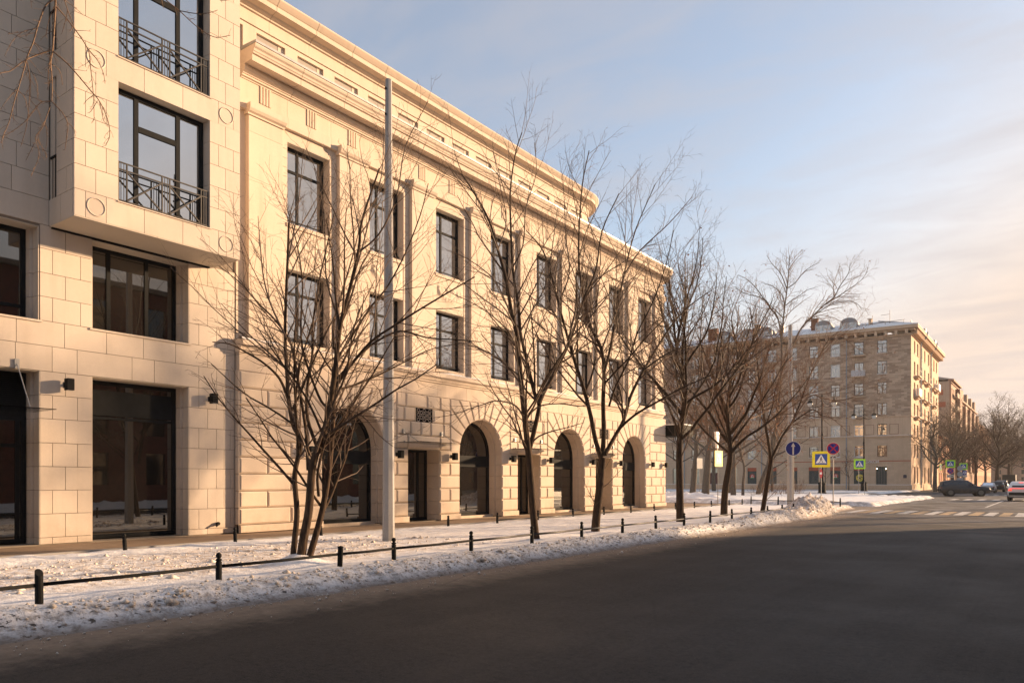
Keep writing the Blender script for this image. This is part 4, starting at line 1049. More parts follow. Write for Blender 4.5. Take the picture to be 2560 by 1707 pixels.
# yellow crossing sign turned away, with a white lamp above
t = thing('crossing_sign', 'yellow crossing sign turned sideways under a white cone lamp, among the tree trunks', 'road sign', (-18.27, 48.4, .1), R(82))
post(t, 3.6); crossing_plate(t, 1.02, 1.06, 3.05, -.02, M['syellow'])
mb = MB(); mb.extrude([(-.22, .02, 4.85), (.22, .02, 4.85), (.06, .02, 3.75), (-.06, .02, 3.75)], (0, .16, 0)); p = put('cone_lamp', mb, M['swhite'], t)
mb = MB(); mb.bar((0, .05, 3.55), (0, .08, 3.8), .03); put('bracket', mb, M['galv'], p)
# small narrow panel behind
t = thing('notice_panel', 'narrow pale panel on a thin post among the park trees', 'road sign', (-36.0, 89.0, .2), R(70))
post(t, 4.2, .03); mb = MB(); rect(mb, -.5, .5, 3.0, 4.3, 0, .03); put('panel', mb, M['soffwhite'], t)
# lime crossing sign in front of the apartment block
t = thing('crossing_sign', 'lime green crossing sign on two posts before the brown apartment block corner', 'road sign', (-18.2, 92.5, .1), R(8))
post(t, 3.9, .03, .03, -.1); post(t, 3.6, .022, .03, .5); crossing_plate(t, 1.22, 1.14, 3.5, 0, M['sgreen'])
mb = MB(); mb.bar((-.75, -.2, 4.35), (.1, .05, 4.2), .12, .05); put('lamp_arm', mb, M['sgrey'], t)
# the group of signs beyond the dark car
t = thing('crossing_sign', 'lime green crossing sign over a round red and blue sign, behind the dark car', 'road sign', (*at(2376, 1225, 106).xy, 0), R(6))
post(t, 4.6); crossing_plate(t, 1.22, 1.06, 4.1, 0, M['sgreen']); no_stopping(t, .42, 3.1, 0); tow_plate(t, .9, .38, 2.35, 0)
t = thing('crossing_sign', 'lime green crossing sign over a square blue sign, rightmost of the far signs', 'road sign', (*at(2408.5, 1225, 112).xy, 0), R(6))
post(t, 4.4); crossing_plate(t, 1.06, .98, 3.85, 0, M['sgreen']); mb = MB(); rect(mb, -.1, .45, 2.55, 3.25, 0, .02); p = put('blue_plate', mb, M['sblue2'], t); mb = MB(); ring(mb, .17, 2.92, .1, .2, -.02, 16); put('white_ring', mb, M['swhite'], p)
mb = MB(); rect(mb, -.1, .45, 2.25, 2.5, 0, .012); put('plate', mb, M['soffwhite'], t)
t = thing('sign_post', 'grey backs of two round signs on one post, just left of the square blue sign', 'road sign', (*at(2400, 1225, 103).xy, 0), R(6))
post(t, 3.9)
for zc in (3.4, 2.6): mb = MB(); disc(mb, 0, zc, .36, 0, 20, .02); put('disc', mb, M['sgrey'], t)
mb = MB(); rect(mb, -.36, .36, 1.75, 2.1, 0, .02); put('plate', mb, M['sgrey'], t)
t = thing('crossing_sign', 'lime green crossing sign seen edge-on above a small red disc, left of the far signs', 'road sign', (*at(2351, 1225, 112).xy, 0), R(80))
post(t, 4.2); crossing_plate(t, .95, .98, 3.75, -.02, M['sgreen']); mb = MB(); disc(mb, 0, 2.2, .3, 0, 20, .02); put('disc', mb, M['sred'], t)

# ================================================================ STREET LAMPS
M['lampglass'] = plain('frosted lamp glass', (.62, .6, .55), .3)
def twin_lamp(x, y, label, rz=0):
    t = thing('street_lamp', label, 'street lamp', (x, y, .1), rz, 'twin lantern street lamps')
    mb = MB(); mb.lathe([(.52, -.2), (.52, .1), (.44, .18), (.42, 1.15), (.48, 1.2), (.44, 1.34), (.22, 1.45), (.2, 1.8)], (0, 0, 0), 8); put('base', mb, M['black'], t)
    mb = MB(); mb.lathe([(.17, 1.4), (.15, 4.0), (.18, 4.1), (.12, 4.3), (.11, 7.2), (.14, 7.3), (.09, 7.5), (.075, 12.0), (.1, 12.1), (.03, 12.5)], (0, 0, 0), 10); put('column', mb, M['black'], t)
    for s in (-1, 1):
        mb = MB(); mb.tube([(0, 0, 11.0), (s * .5, 0, 10.75), (s * 1.0, 0, 10.9), (s * 1.3, 0, 11.25), (s * 1.38, 0, 11.7)], .035, 6); mb.tube([(0, 0, 11.7), (s * .45, 0, 11.2), (s * .9, 0, 11.05)], .02, 6); a = put('arm', mb, M['black'], t)
        mb = MB(); mb.lathe([(.02, 12.5), (.05, 12.2), (.06, 11.75), (.3, 11.5), (.36, 11.32), (.34, 11.3)], (s * 1.38, 0, 0), 10); put('hood', mb, M['black'], a)
        mb = MB(); mb.lathe([(.33, 11.3), (.32, 11.12), (.22, 10.92), (.05, 10.84)], (s * 1.38, 0, 0), 10); put('lantern', mb, M['lampglass'], a, True)
twin_lamp(-23.6, 97.9, 'black twin lantern lamp behind the large yellow sign', R(15))
twin_lamp(-23.25, 121.2, 'black twin lantern lamp in front of the shop windows of the brown block', R(15))
t = thing('street_lamp', 'slim black lamp with a single hanging hood, beside the bush near the shop entrance', 'street lamp', (*at(2178, 1222, 128).xy, .1))
mb = MB(); mb.lathe([(.26, 0), (.22, 1.0), (.12, 1.2), (.1, 5.2), (.14, 5.3), (.08, 5.5), (.07, 9.4)], (0, 0, 0), 8); put('column', mb, M['black'], t)
mb = MB(); mb.tube([(0, 0, 9.3), (.05, 0, 10.2), (.25, 0, 10.6), (.42, 0, 10.3), (.40, 0, 9.6)], .05, 6); put('hook', mb, M['black'], t)
mb = MB(); mb.lathe([(.06, 9.7), (.16, 9.4), (.55, 9.0), (.5, 8.95)], (.4, 0, 0), 10); put('hood', mb, M['black'], t)

# ================================================================ THE BROWN APARTMENT BLOCK
def tiled(name):
    t = NT(name); p = t.xyz()
    v = t.new('ShaderNodeCombineXYZ'); t.l.new(t.math('ADD', p['X'], p['Y']), v.inputs[0]); t.l.new(p['Z'], v.inputs[1])
    b = t.new('ShaderNodeTexBrick'); t.l.new(v.outputs[0], b.inputs['Vector'])
    b.inputs['Scale'].default_value = 1; b.inputs['Brick Width'].default_value = .95; b.inputs['Row Height'].default_value = .30; b.inputs['Mortar Size'].default_value = .012
    b.inputs['Color1'].default_value = (.56, .40, .285, 1); b.inputs['Color2'].default_value = (.27, .175, .12, 1); b.inputs['Mortar'].default_value = (.30, .21, .145, 1)
    c = t.mix(t.rng(t.noise(.25, 5), .4, .7, 0, .2), b.outputs['Color'], (.40, .32, .24))
    c = t.mix(t.rng(t.noise(3, 4), .5, .7, 0, .4), c, (.44, .36, .28))
    t.bump(b.outputs['Fac'], -.4, .02)
    return t.fin(c, .9)
M['tile'] = tiled('brown facing tile')
M['apt'] = stone('tan apartment plaster', (.60, .43, .30), .1, .06, 20, .3, .3)
M['apt2'] = stone('tan block stone', (.60, .44, .31), .12, .12, 20, .3, .2)
M['wwood'] = plain('brown window wood', (.15, .085, .05), .6); M['wwhite'] = plain('white window plastic', (.62, .62, .6), .45); M['wgrey'] = plain('grey window frame', (.12, .11, .10), .5)
M['corr'] = plain('corrugated grey white sheet', (.5, .5, .52), .5); M['orange'] = plain('orange red band', (.42, .10, .05), .7); M['roofm'] = plain('grey roof metal', (.22, .225, .24), .5, .3)
M['pipe'] = plain('blue grey drainpipe', (.27, .30, .33), .5, .3); M['grid'] = plain('grey lattice', (.24, .27, .27), .5); M['shopteal'] = plain('dark teal shop interior', (.02, .035, .035), .5)
M['doorwine'] = plain('wine red door', (.085, .02, .022), .6)
AC = Vector((-19.5, 139.3, 0)); AU = Vector((-.998, -.06, 0)).normalized(); AN = Vector((.06, -.998, 0)).normalized()
AB = thing('apartment_block', 'brown tiled seven storey apartment block with sunlit side and small balconies, behind the park', 'building', (AC.x, AC.y, 0))
ff = Fr(AC, AU, AN); fg = Fr(AC, (0, 1, 0), (1, 0, 0))
FLOORS = [(5.80, 7.85), (9.40, 11.35), (12.85, 14.90), (16.40, 18.48), (19.85, 22.05), (23.45, 25.6)]
UC = [4.34, 7.95, 11.72, 15.3, 18.9, 22.5, 26.1, 29.7, 33.3, 36.9, 40.6, 44.2]
hf_ = [(u - .76, u + .76, a, b) for u in UC for a, b in FLOORS]
shops = [(u - .82, u + .82, 1.15, 4.2) for u in UC if u not in (4.34, 33.3)]
entr = [(3.6, 5.3, .05, 4.2), (32.5, 34.1, .3, 4.15)]
mb = MB(); ff.holes(mb, 0, 50, 0, 9.2, [h for h in hf_ if h[3] < 9.2] + shops + entr, -.03, .3); mb.build('lower_wall', M['apt2'], AB, fix=False)
mb = MB(); ff.holes(mb, 0, 50, 9.2, 12.65, [h for h in hf_ if 9.2 < h[2] < 12], -.03, .25); mb.build('plaster_wall', M['apt'], AB, fix=False)
mb = MB(); ff.holes(mb, 0, 50, 12.65, 26.4, [h for h in hf_ if h[2] > 12], -.03, .25); mb.build('tiled_wall', M['tile'], AB, fix=False)
mb = MB(); mb.extrude([ff(.0, 0, -.3), ff(50, 0, -.3), ff(50, 0, -20), ff(.0, 0, -20)], (0, 0, 26.4)); mb.build('block_body', M['apt'], AB)
# block stones of the two lower storeys
rs = random.Random(5); occupied = [h for h in hf_ if h[3] < 9.2] + shops + entr
parts_left, rest = 262, MB(); r = 0; z = 1.02
while z < 9.0:
    u = 0 if r % 2 == 0 else -.5
    while u < 47:
        a, b = max(u, 0), u + 1.0; segs = [(a, b)]
        for h in occupied:
            if h[2] < z + .25 < h[3]:
                ns = []
                for p, q in segs:
                    if h[1] <= p or h[0] >= q: ns.append((p, q))
                    else:
                        if h[0] - p > .05: ns.append((p, h[0]))
                        if q - h[1] > .05: ns.append((h[1], q))
                segs = ns
        for p, q in segs:
            if u < 16.6 and parts_left > 0:
                block(ff, 'block_stone', AB, p, q, z, z + .5, .02, M['apt2'], 0, .022, -.02); parts_left -= 1
            else: ff.box(rest, p + .022, q - .022, z + .022, z + .478, -.02, .02)
        u += 1.0
    z += .51; r += 1
kind(rest.build('block_stone', M['apt2'], AB), 'stuff')
mb = MB()
for z0, z1, o in ((.0, 1.0, .16), (9.02, 9.2, .18), (9.2, 9.32, .30), (12.45, 12.6, .10), (26.0, 26.2, .12)): ff.box(mb, -.16 if o > .11 else 0, 50, z0, z1, -.1, o); fg.box(mb, .0, 36, z0, z1, -.1, o - .003)
mb.build('string_course', M['apt'], AB)
mb = MB(); ff.box(mb, -.15, 50, .99, 1.05, .0, .2); ff.box(mb, -.1, 50, 9.32, 9.36, 0, .32); mb.build('ledge_snow', M['snowclean'], AB)
mb = MB(); ff.box(mb, 0, 22, 4.98, 5.1, .0, .09); mb.build('orange_band', M['orange'], AB)
# eaves with brackets
mb = MB(); ff.box(mb, -1.1, 50, 27.05, 27.55, -.5, 1.1); ff.box(mb, -.6, 50, 26.75, 27.05, -.5, .6); fg.box(mb, -.0, 37, 27.05, 27.55, -.5, 1.1); fg.box(mb, -.0, 37, 26.75, 27.05, -.5, .597); mb.build('eaves', M['apt'], AB)
mb = MB(); u = .4
while u < 48: ff.box(mb, u, u + .42, 26.2, 27.04, 0, .85); u += 1.55
u = .6
while u < 36: fg.box(mb, u, u + .3, 26.2, 27.04, 0, .85); u += .8
mb.build('eaves_bracket', M['apt'], AB)
mb = MB(); mb.extrude([ff(-1.15, 27.56, 1.15), ff(50, 27.56, 1.15), ff(50, 30.0, -7), ff(5.5, 30.0, -7)], (0, 0, .1)); mb.extrude([fg(-1.1, 27.56, 1.15), fg(37, 27.56, 1.15), fg(32, 30, -6), fg(5.5, 30., -6)], (0, 0, .1)); mb.build('snowy_roof', M['snowclean'], AB)
mb = MB(); ff.box(mb, 5.4, 49.5, 27.2, 29.98, -18, -7.05); mb.build('roof_ridge', M['roofm'], AB)
for uc in (9.7, 13.9, 27.2, 31.5, 24.0):
    mb = MB(); n = 8; w = 1.35
    P = [(uc - w, 27.9), (uc + w, 27.9), (uc + w, 29.3)] + [(uc + w * math.cos(PI * i / n), 29.3 + .85 * math.sin(PI * i / n)) for i in range(1, n)] + [(uc - w, 29.3)]
    mb.extrude([ff(a, b, -.8) for a, b in P], -AN * 5); o = mb.build('dormer', M['roofm'], AB)
    for s in (-.62, .62): p = MB(); ff.box(p, uc + s - .5, uc + s + .5, 28.1, 29.25, -.8, -.76); p.build('dormer_pane', M['oldglass'], o)
    mb = MB(); ff.box(mb, uc - 1.26, uc + 1.26, 27.94, 28.06, -.8, -.73)
    for s in (-1.2, 0, 1.2): ff.box(mb, uc + s - .06, uc + s + .06, 28.0, 29.35, -.8, -.732)
    mb.build('dormer_frame', M['wwhite'], o)
for uc, w, h, m_ in ((15.8, 1.1, 2.4, 'brick'), (6.6, .5, 1.3, 'apt'), (26.0, .9, 2.4, 'apt'), (34.5, 1.8, 2.6, 'brick'), (21.5, .7, 1.8, 'roofm')):
    mb = MB(); ff.box(mb, uc - w / 2, uc + w / 2, 28.2, 28.6 + h, -4.2, -3.2); ff.box(mb, uc - w / 2 - .06, uc + w / 2 + .06, 28.6 + h, 28.75 + h, -4.26, -3.14); mb.build('chimney', M[m_], AB)
mb = MB()
for a, b in ((1.0, 6.0), (1.0, 4.0)): mb.bar(ff(a, 28.9, -1.2), ff(b + 3, 28.6, -1.2), .05)
for u in (1.2, 4.0, 7.0): mb.bar(ff(u, 27.6, -1.2), ff(u, 28.9, -1.2), .06)
for u, h in ((3.4, 31.0), (6.1, 30.4)): mb.bar(ff(u, 27.6, -2.4), ff(u, h, -2.4), .06)
mb.bar(ff(3.4, 30.3, -2.4), ff(4.8, 30.25, -2.4), .05); mb.bar(fg(1, 28.6, -.2), fg(7, 28.6, -.2), .06); mb.bar(fg(1, 27.6, -.2), fg(1, 28.6, -.2), .06); mb.build('roof_railing', M['iron'], AB)
mb = MB()
for uc in (9.9, 24.3, 39.0): mb.tube([ff(uc, .3, .18), ff(uc, 26.3, .18), ff(uc, 26.9, .7)], .09, 6)
mb.build('drainpipe', M['pipe'], AB)
# windows
def awin(fr, par, a, b, c, d, style, n=-.24):
    m_ = {0: M['wwhite'], 1: M['wwood'], 2: M['wgrey']}[style % 3]; mb = MB(); bw = .11
    fr.box(mb, a, a + bw, c, d, n, n + .06); fr.box(mb, b - bw, b, c, d, n, n + .06); fr.box(mb, a + bw, b - bw, d - bw, d, n, n + .055); fr.box(mb, a + bw, b - bw, c, c + bw, n, n + .055)
    tr = c + (d - c) * .72; fr.box(mb, (a + b) / 2 - .06, (a + b) / 2 + .06, c + bw, tr if style != 4 else d - bw, n, n + .05)
    if style != 4: fr.box(mb, a + bw, b - bw, tr - .05, tr + .05, n, n + .052)
    w = mb.build('window', m_, par); p = MB(); fr.box(p, a + bw, b - bw, c + bw, d - bw, n + .005, n + .02); p.build('pane', M['oldglass'], w)
    s = MB(); fr.box(s, a - .05, b + .05, c - .07, c - .003, -.2, .09); s.build('sill', M['snowclean'] if style % 2 == 0 else M['apt'], w)
    return w
stys = random.Random(11)
for (a, b, c, d) in hf_: awin(ff, AB, a, b, c, d, stys.choice([0, 0, 1, 1, 2, 4]))
for i, (a, b, c, d) in enumerate(shops):
    mb = MB(); ff.box(mb, a, b, c, d, -.29, -.27); w = mb.build('shop_window', M['shopteal'] if i < 6 else M['oldglass'], AB)
    if i < 6:
        mb = MB(); ff.box(mb, a, b, d - .72, d, -.26, -.10); mb.build('red_fascia', M['orange'], w)
        mb = MB(); k = 0; u = a
        while u < b - .05:
            vs_ = np.linspace(c, d - .75, 13); pts_ = [ff(min(b, max(a, u + (.05 if q % 2 else -.05))), v, -.2) for q, v in enumerate(vs_)]; mb.tube(pts_, .012, 3, False); u += .13
        mb.build('folding_lattice', M['grid'], w)
def flat_disc(fr, par, u, v, r, n, mat, nm, k=20):
    mb = MB(); mb.extrude([fr(u + r * math.cos(2 * PI * i / k), v + r * math.sin(2 * PI * i / k), n) for i in range(k)], fr.N * .02); return mb.build(nm, mat, par)
def text(body, size, origin, right, up, mat, name, parent, depth=.02, align='CENTER'):
    cu = bpy.data.curves.new(name, 'FONT'); cu.body = body; cu.size = size; cu.extrude = depth; cu.align_x = align
    o = bpy.data.objects.new(name, cu); COL.objects.link(o)
    dg = bpy.context.evaluated_depsgraph_get(); me = bpy.data.meshes.new_from_object(o.evaluated_get(dg)); bpy.data.objects.remove(o)
    rgt, upv = Vector(right).normalized(), Vector(up).normalized(); nn = rgt.cross(upv)
    mt = Matrix((rgt, upv, nn)).transposed().to_4x4(); mt.translation = Vector(origin); me.transform(mt)
    me.materials.clear(); me.materials.append(mat); return link(name, me, parent)
RTV = -AU
M['logored'] = plain('red logo sticker', (.45, .05, .03), .6); M['logogreen'] = plain('green logo sticker', (.05, .2, .06), .6); M['logoyellow'] = plain('yellow sticker', (.62, .48, .06), .6)
sw = [o for o in AB.children if o.name.startswith('shop_window')]
for uc, w in ((11.72, sw[1]), (26.1, sw[5])):
    g = flat_disc(ff, w, uc - .02, 2.5, .44, -.16, M['logored'], 'logo_disc'); mb = MB(); mb.extrude([ff(uc - .02 + .44 * math.cos(q), 2.5 + .44 * math.sin(q), -.139) for q in np.linspace(PI * 1.15, PI * 1.85, 10)], ff.N * .012); mb.build('logo_green', M['logogreen'], w)
    text('Д', .62, ff(uc - .02, 2.32, -.12), RTV, (0, 0, 1), M['swhite'], 'logo_letter', w)
g = flat_disc(ff, sw[0], 7.8, 2.2, .62, -.16, M['logoyellow'], 'round_sticker', 24)
for a, b, rr in ((0, 0, .16), (.3, .12, .1), (-.3, .12, .1), (.15, -.3, .1), (-.15, -.3, .1), (0, .36, .08)): flat_disc(ff, sw[0], 7.8 + a, 2.2 + b, rr, -.138, M['shopteal'], 'sticker_spot', 10)
text('ДИКСИ', .62, ff(5.95, 4.72, .16), RTV, (0, 0, 1), M['swhite'], 'shop_lettering', AB, .04)
flat_disc(ff, AB, 7.6 - .25, 4.92, .22, .12, M['orange'], 'shop_emblem', 3)
mb = MB(); ff.box(mb, 3.6, 5.3, .05, 4.2, -.29, -.24); w = mb.build('shop_entrance', M['shopteal'], AB)
mb = MB()
for q in range(5): ff.box(mb, 3.62 + q * .4, 3.68 + q * .4, .1, 4.1, -.24, -.2)
mb.build('door_bars', M['wgrey'], w)
M['bulb'] = NT('lit bulb').m; M['bulb'].node_tree.nodes['Principled BSDF'].inputs['Emission Color'].default_value = (1, .7, .35, 1); M['bulb'].node_tree.nodes['Principled BSDF'].inputs['Emission Strength'].default_value = 12
for u in (3.75, 5.15): flat_disc(ff, w, u, 3.75, .07, -.1, M['bulb'], 'entrance_light', 8)
mb = MB(); ff.box(mb, 32.5, 34.1, .3, 3.2, -.27, -.2); mb.build('door', M['doorwine'], AB); mb = MB(); ff.box(mb, 32.5, 34.1, 3.2, 4.15, -.27, -.22); mb.build('door_light', M['oldglass'], AB)
M['plateblue'] = plain('dark blue house plate', (.015, .02, .05), .5)
mb = MB(); P = [(.62, 2.15), (1.15, 2.15), (1.15, 2.6)] + [(.885 + .265 * math.cos(q), 2.6 + .12 * math.sin(q)) for q in np.linspace(.2, PI - .2, 6)] + [(.62, 2.6)]; mb.extrude([ff(a, b, .0) for a, b in P], AN * .09); mb.build('street_plate', M['plateblue'], AB)
text('2', .55, fg(2.2, 3.9, .05), (0, 1, 0), (0, 0, 1), M['sblack'], 'house_number', AB)
# balconies on the front
for k, (fl_, solid_) in enumerate(((2, 0), (3, 0), (4, 1), (5, 0))):
    for uc in (7.95, 22.5, 36.9):
        z = FLOORS[fl_][0] - .25; mb = MB(); ff.box(mb, uc - 1.15, uc + 1.15, z - .16, z, 0, 1.0); o = mb.build('balcony', M['apt'], AB)
        mb = MB()
        if solid_ and uc < 10:
            for q in range(14): ff.box(mb, uc - 1.12 + q * .16, uc - .99 + q * .16, z, z + 1.0, .92 + .03 * (q % 2), .99)
            mb.build('balcony_screen', M['corr'], o)
        else:
            for q in range(15): mb.bar(ff(uc - 1.12 + q * .16, z, .96), ff(uc - 1.12 + q * .16, z + .95, .96), .02)
            mb.bar(ff(uc - 1.15, z + .97, .96), ff(uc + 1.15, z + .97, .96), .04); mb.build('balcony_railing', M['iron'], o)
# sunken plaster panels between the third-row windows
mb = MB()
for u0 in (1.85, 5.6, 9.4, 13.0, 16.6, 20.2):
    for a, b, c, d in ((u0, u0 + 1.4, 9.55, 9.61), (u0, u0 + 1.4, 11.2, 11.26), (u0, u0 + .06, 9.61, 11.2), (u0 + 1.34, u0 + 1.4, 9.61, 11.2)): ff.box(mb, a, b, c, d, -.03, .03)
mb.build('panel_moulding', plain('reddish moulding', (.24, .12, .085), .8), AB)
# the sunlit side
VC = [4.2, 7.6, 12.4, 16.4, 21.2, 25.0, 29.0, 33.0]
hg = [(v - .75, v + .75, a, b) for v in VC for a, b in [(1.3, 4.1)] + FLOORS]
mb = MB(); fg.holes(mb, 0, 36, 0, 26.4, hg, -.03, .35); mb.build('side_wall', M['apt'], AB, fix=False)
mb = MB(); mb.box((-39, 159, 0), (-19.9, 175.2, 26.4)); mb.build('rear_wing', M['apt'], AB)
for h in hg: awin(fg, AB, *h, stys.choice([0, 1, 1, 2]), -.32)
for vc, fl_, sol in [(v, f_, 0) for f_ in (2, 3, 4) for v in (5.2, 12.4, 18.0, 26.0)] + [(31.0, 4, 1)]:
    if vc == 5.2 and fl_ == 3: sol = 1
    z = FLOORS[fl_][0] - .25; mb = MB(); fg.box(mb, vc - 1.5, vc + 1.5, z - .2, z, 0, .8); fg.box(mb, vc - 1.3, vc + 1.3, z - .45, z - .2, 0, .55); o = mb.build('balcony', M['apt'], AB)
    mb = MB(); fg.box(mb, vc - 1.48, vc + 1.48, z, z + .05, .05, .78); mb.build('balcony_snow', M['snowclean'], o)
    mb = MB()
    if sol:
        for q in range(5): fg.box(mb, vc - 1.5, vc - 1.46, z, z + 1.3, .02 + q * .15, .13 + q * .15)
        fg.box(mb, vc - 1.46, vc + 1.46, z, z + 1.3, .72, .78); mb.build('balcony_screen', M['corr'], o)
    else:
        for q in range(4): mb.bar(fg(vc - 1.4, z, .1 + q * .2), fg(vc - 1.4, z + .9, .1 + q * .2), .02)
        mb.bar(fg(vc - 1.4, z + .9, .76), fg(vc + 1.4, z + .9, .76), .04); mb.build('balcony_railing', M['iron'], o)
mb = MB()
for v in (9.8, 23.0): mb.tube([fg(v, .4, .2), fg(v, 25.9, .2), fg(v, 26.9, 1.0), fg(v, 27.9, 1.2)], .14, 6)
mb.build('drainpipe', M['pipe'], AB)
mb = MB()
for v in (9.8, 23.0): fg.box(mb, v - .4, v + .4, 27.6, 28.5, -.2, 1.0)
mb.build('drain_head', M['roofm'], AB)

# ================================================================ BUILDINGS FARTHER DOWN THE STREET
M['ochre'] = plain('orange plaster', (.44, .20, .10), .85, 0, .2, .6); M['beige'] = stone('stained beige render', (.42, .34, .27), .1, .05, 12, .3, .5); M['rose'] = plain('rose brown plaster', (.32, .19, .13), .85, 0, .2, .8)
def street_house(name, label, y0, y1, h, mat, floors, pitch, x=-19.5, blank=None, z0=1.3, ww=1.1, wh=1.9, dep=16):
    t = thing(name, label, 'building', (x, (y0 + y1) / 2, 0)); f_ = Fr((x, y0, 0), (0, 1, 0), (1, 0, 0)); Lg = y1 - y0; n = max(1, int(Lg / pitch)); hs_ = []
    for r in range(floors):
        for k in range(n):
            u = (k + .5) * Lg / n; v = z0 + r * (h - 1.0) / floors; hs_.append((u - ww / 2, u + ww / 2, v, v + wh))
    mb = MB(); f_.holes(mb, 0, Lg, 0, h, hs_, 0, .3); mb.build('wall', mat, t, fix=False)
    mb = MB(); mb.box((x - dep, y0 + .01, 0), (x - .35, y1 - .01, h)); mb.build('gable_wall' if blank else 'house_body', blank or mat, t)
    mb = MB(); mb.box((x - .35, y0, 0), (x - .01, y0 + .2, h)); mb.build('corner_pier', mat, t)
    for a, b, c, d in hs_:
        mb = MB(); f_.box(mb, a, b, c, d, -.28, -.22); f_.box(mb, (a + b) / 2 - .05, (a + b) / 2 + .05, c, d, -.22, -.18); w = mb.build('window', M['oldglass'], t)
        s = MB(); f_.box(s, a - .15, b + .15, d, d + .18, -.1, .1); f_.box(s, a - .1, b + .1, c - .12, c - .01, -.2, .12); s.build('window_trim', M['beige'], w)
    mb = MB(); f_.box(mb, -.1, Lg + .1, h, h + .4, -.6, .55); f_.box(mb, 0, Lg, h - .6, h - .4, -.1, .2); mb.build('cornice', mat, t)
    mb = MB(); mb.extrude([(x + .5, y0, h + .41), (x - dep / 2, y0, h + 2.4), (x - dep, y0, h + .41)], (0, Lg, 0)); mb.build('snowy_roof', M['roofm'], t)
    return t, f_
street_house('low_house', 'low orange plastered house squeezed behind the brown apartment block', 175.4, 196, 10.6, M['ochre'], 3, 3.2)
t, f_ = street_house('corner_house', 'tall house with a blank stained beige gable rising behind the low orange house', 196.2, 214, 24.5, M['rose'], 6, 3.2, -19.3, M['beige'])
for k in range(6):
    mb = MB(); f_.box(mb, 4, 8.5, 6 + 3.0 * k, 6.2 + 3.0 * k, 0, .9); f_.box(mb, 4, 8.5, 6.2 + 3 * k, 7.1 + 3 * k, .8, .88); mb.build('balcony', M['beige'], t)
mb = MB(); f_.box(mb, 9.5, 14.5, 3.5, 23.5, 0, .9); mb.build('oriel', M['rose'], t)
M['rust'] = plain('exposed brick patch', (.35, .12, .07), .9)
mb = MB()
for a, b, c, d in ((-20.9, -23.4, 21.4, 22.6), (-20.4, -22.2, 18.6, 19.8)): mb.box((b, 196.17, c), (a, 196.22, d))
mb.build('brick_patch', M['rust'], t)
t, f_ = street_house('ornate_house', 'rose brown house with oriels and mansard dormers far down the street', 214.3, 262, 21.5, M['rose'], 5, 3.6, -19.4)
for u in (6, 18, 30, 41): mb = MB(); f_.box(mb, u - 2, u + 2, 4, 20.5, 0, 1.1); f_.box(mb, u - 1.4, u + 1.4, 21.9, 24.6, -2.5, .3); mb.build('oriel', M['rose'], t)
street_house('end_house', 'hazy brown house at the far end of the street', 262.5, 330, 19, M['ochre'], 5, 4, -19.6)
t = thing('terminal_house', 'dark far building closing the street behind the trees', 'building', (-5, 420, 0)); mb = MB(); mb.box((-40, 420, 0), (40, 440, 15)); mb.build('wall', M['rose'], t); mb = MB(); mb.extrude([(-41, 419.5, 15), (41, 419.5, 15), (41, 430, 19), (-41, 430, 19)], (0, 0, .2)); mb.build('snowy_roof', M['snowclean'], t)
mb = MB()
for k in range(16):
    for r in range(4): mb.box((-37 + k * 4.8, 419.9, 1.5 + r * 3.4), (-35.4 + k * 4.8, 419.97, 3.5 + r * 3.4))
mb.build('window_row', M['frame'], t)

# ================================================================ CARS
M['tyre'] = plain('tyre rubber', (.014, .014, .014), .85); M['rim'] = plain('dusty alloy rim', (.16, .15, .135), .45, .6); M['carglass'] = glass('tinted car glass', .04, (.006, .007, .009), (.9, .95, 1), 1.5)
def paintm(name, col, dirt=.4):
    t = NT(name); p = t.new('ShaderNodeTexCoord').outputs['Object']; z = t.xyz(p)['Z']
    d = t.math('MULTIPLY', t.rng(z, .95, .35), t.rng(t.noise(3, 5, .6, p), .3, .65))
    t.b.inputs['Coat Weight'].default_value = .2; t.b.inputs['Coat Roughness'].default_value = .08
    return t.fin(t.mix(t.math('MULTIPLY', d, dirt), col, (.16, .125, .085)), t.rng(d, 0, 1, .35, .8), .0)
M['p_dark'] = paintm('dark blue grey car paint', (.007, .010, .018), .75); M['p_white'] = paintm('white car paint', (.66, .66, .66), .5); M['p_silver'] = paintm('silver car paint', (.34, .35, .37), .6); M['p_black'] = paintm('black car paint', (.012, .012, .013), .6)
M['tail'] = NT('lit tail lamp').m; _b = M['tail'].node_tree.nodes['Principled BSDF']; _b.inputs['Base Color'].default_value = (.5, .01, .005, 1); _b.inputs['Emission Color'].default_value = (1, .06, .025, 1); _b.inputs['Emission Strength'].default_value = .7
M['tailoff'] = plain('red lamp glass', (.22, .012, .012), .3); M['headl'] = plain('clear lamp glass', (.4, .4, .4), .2)
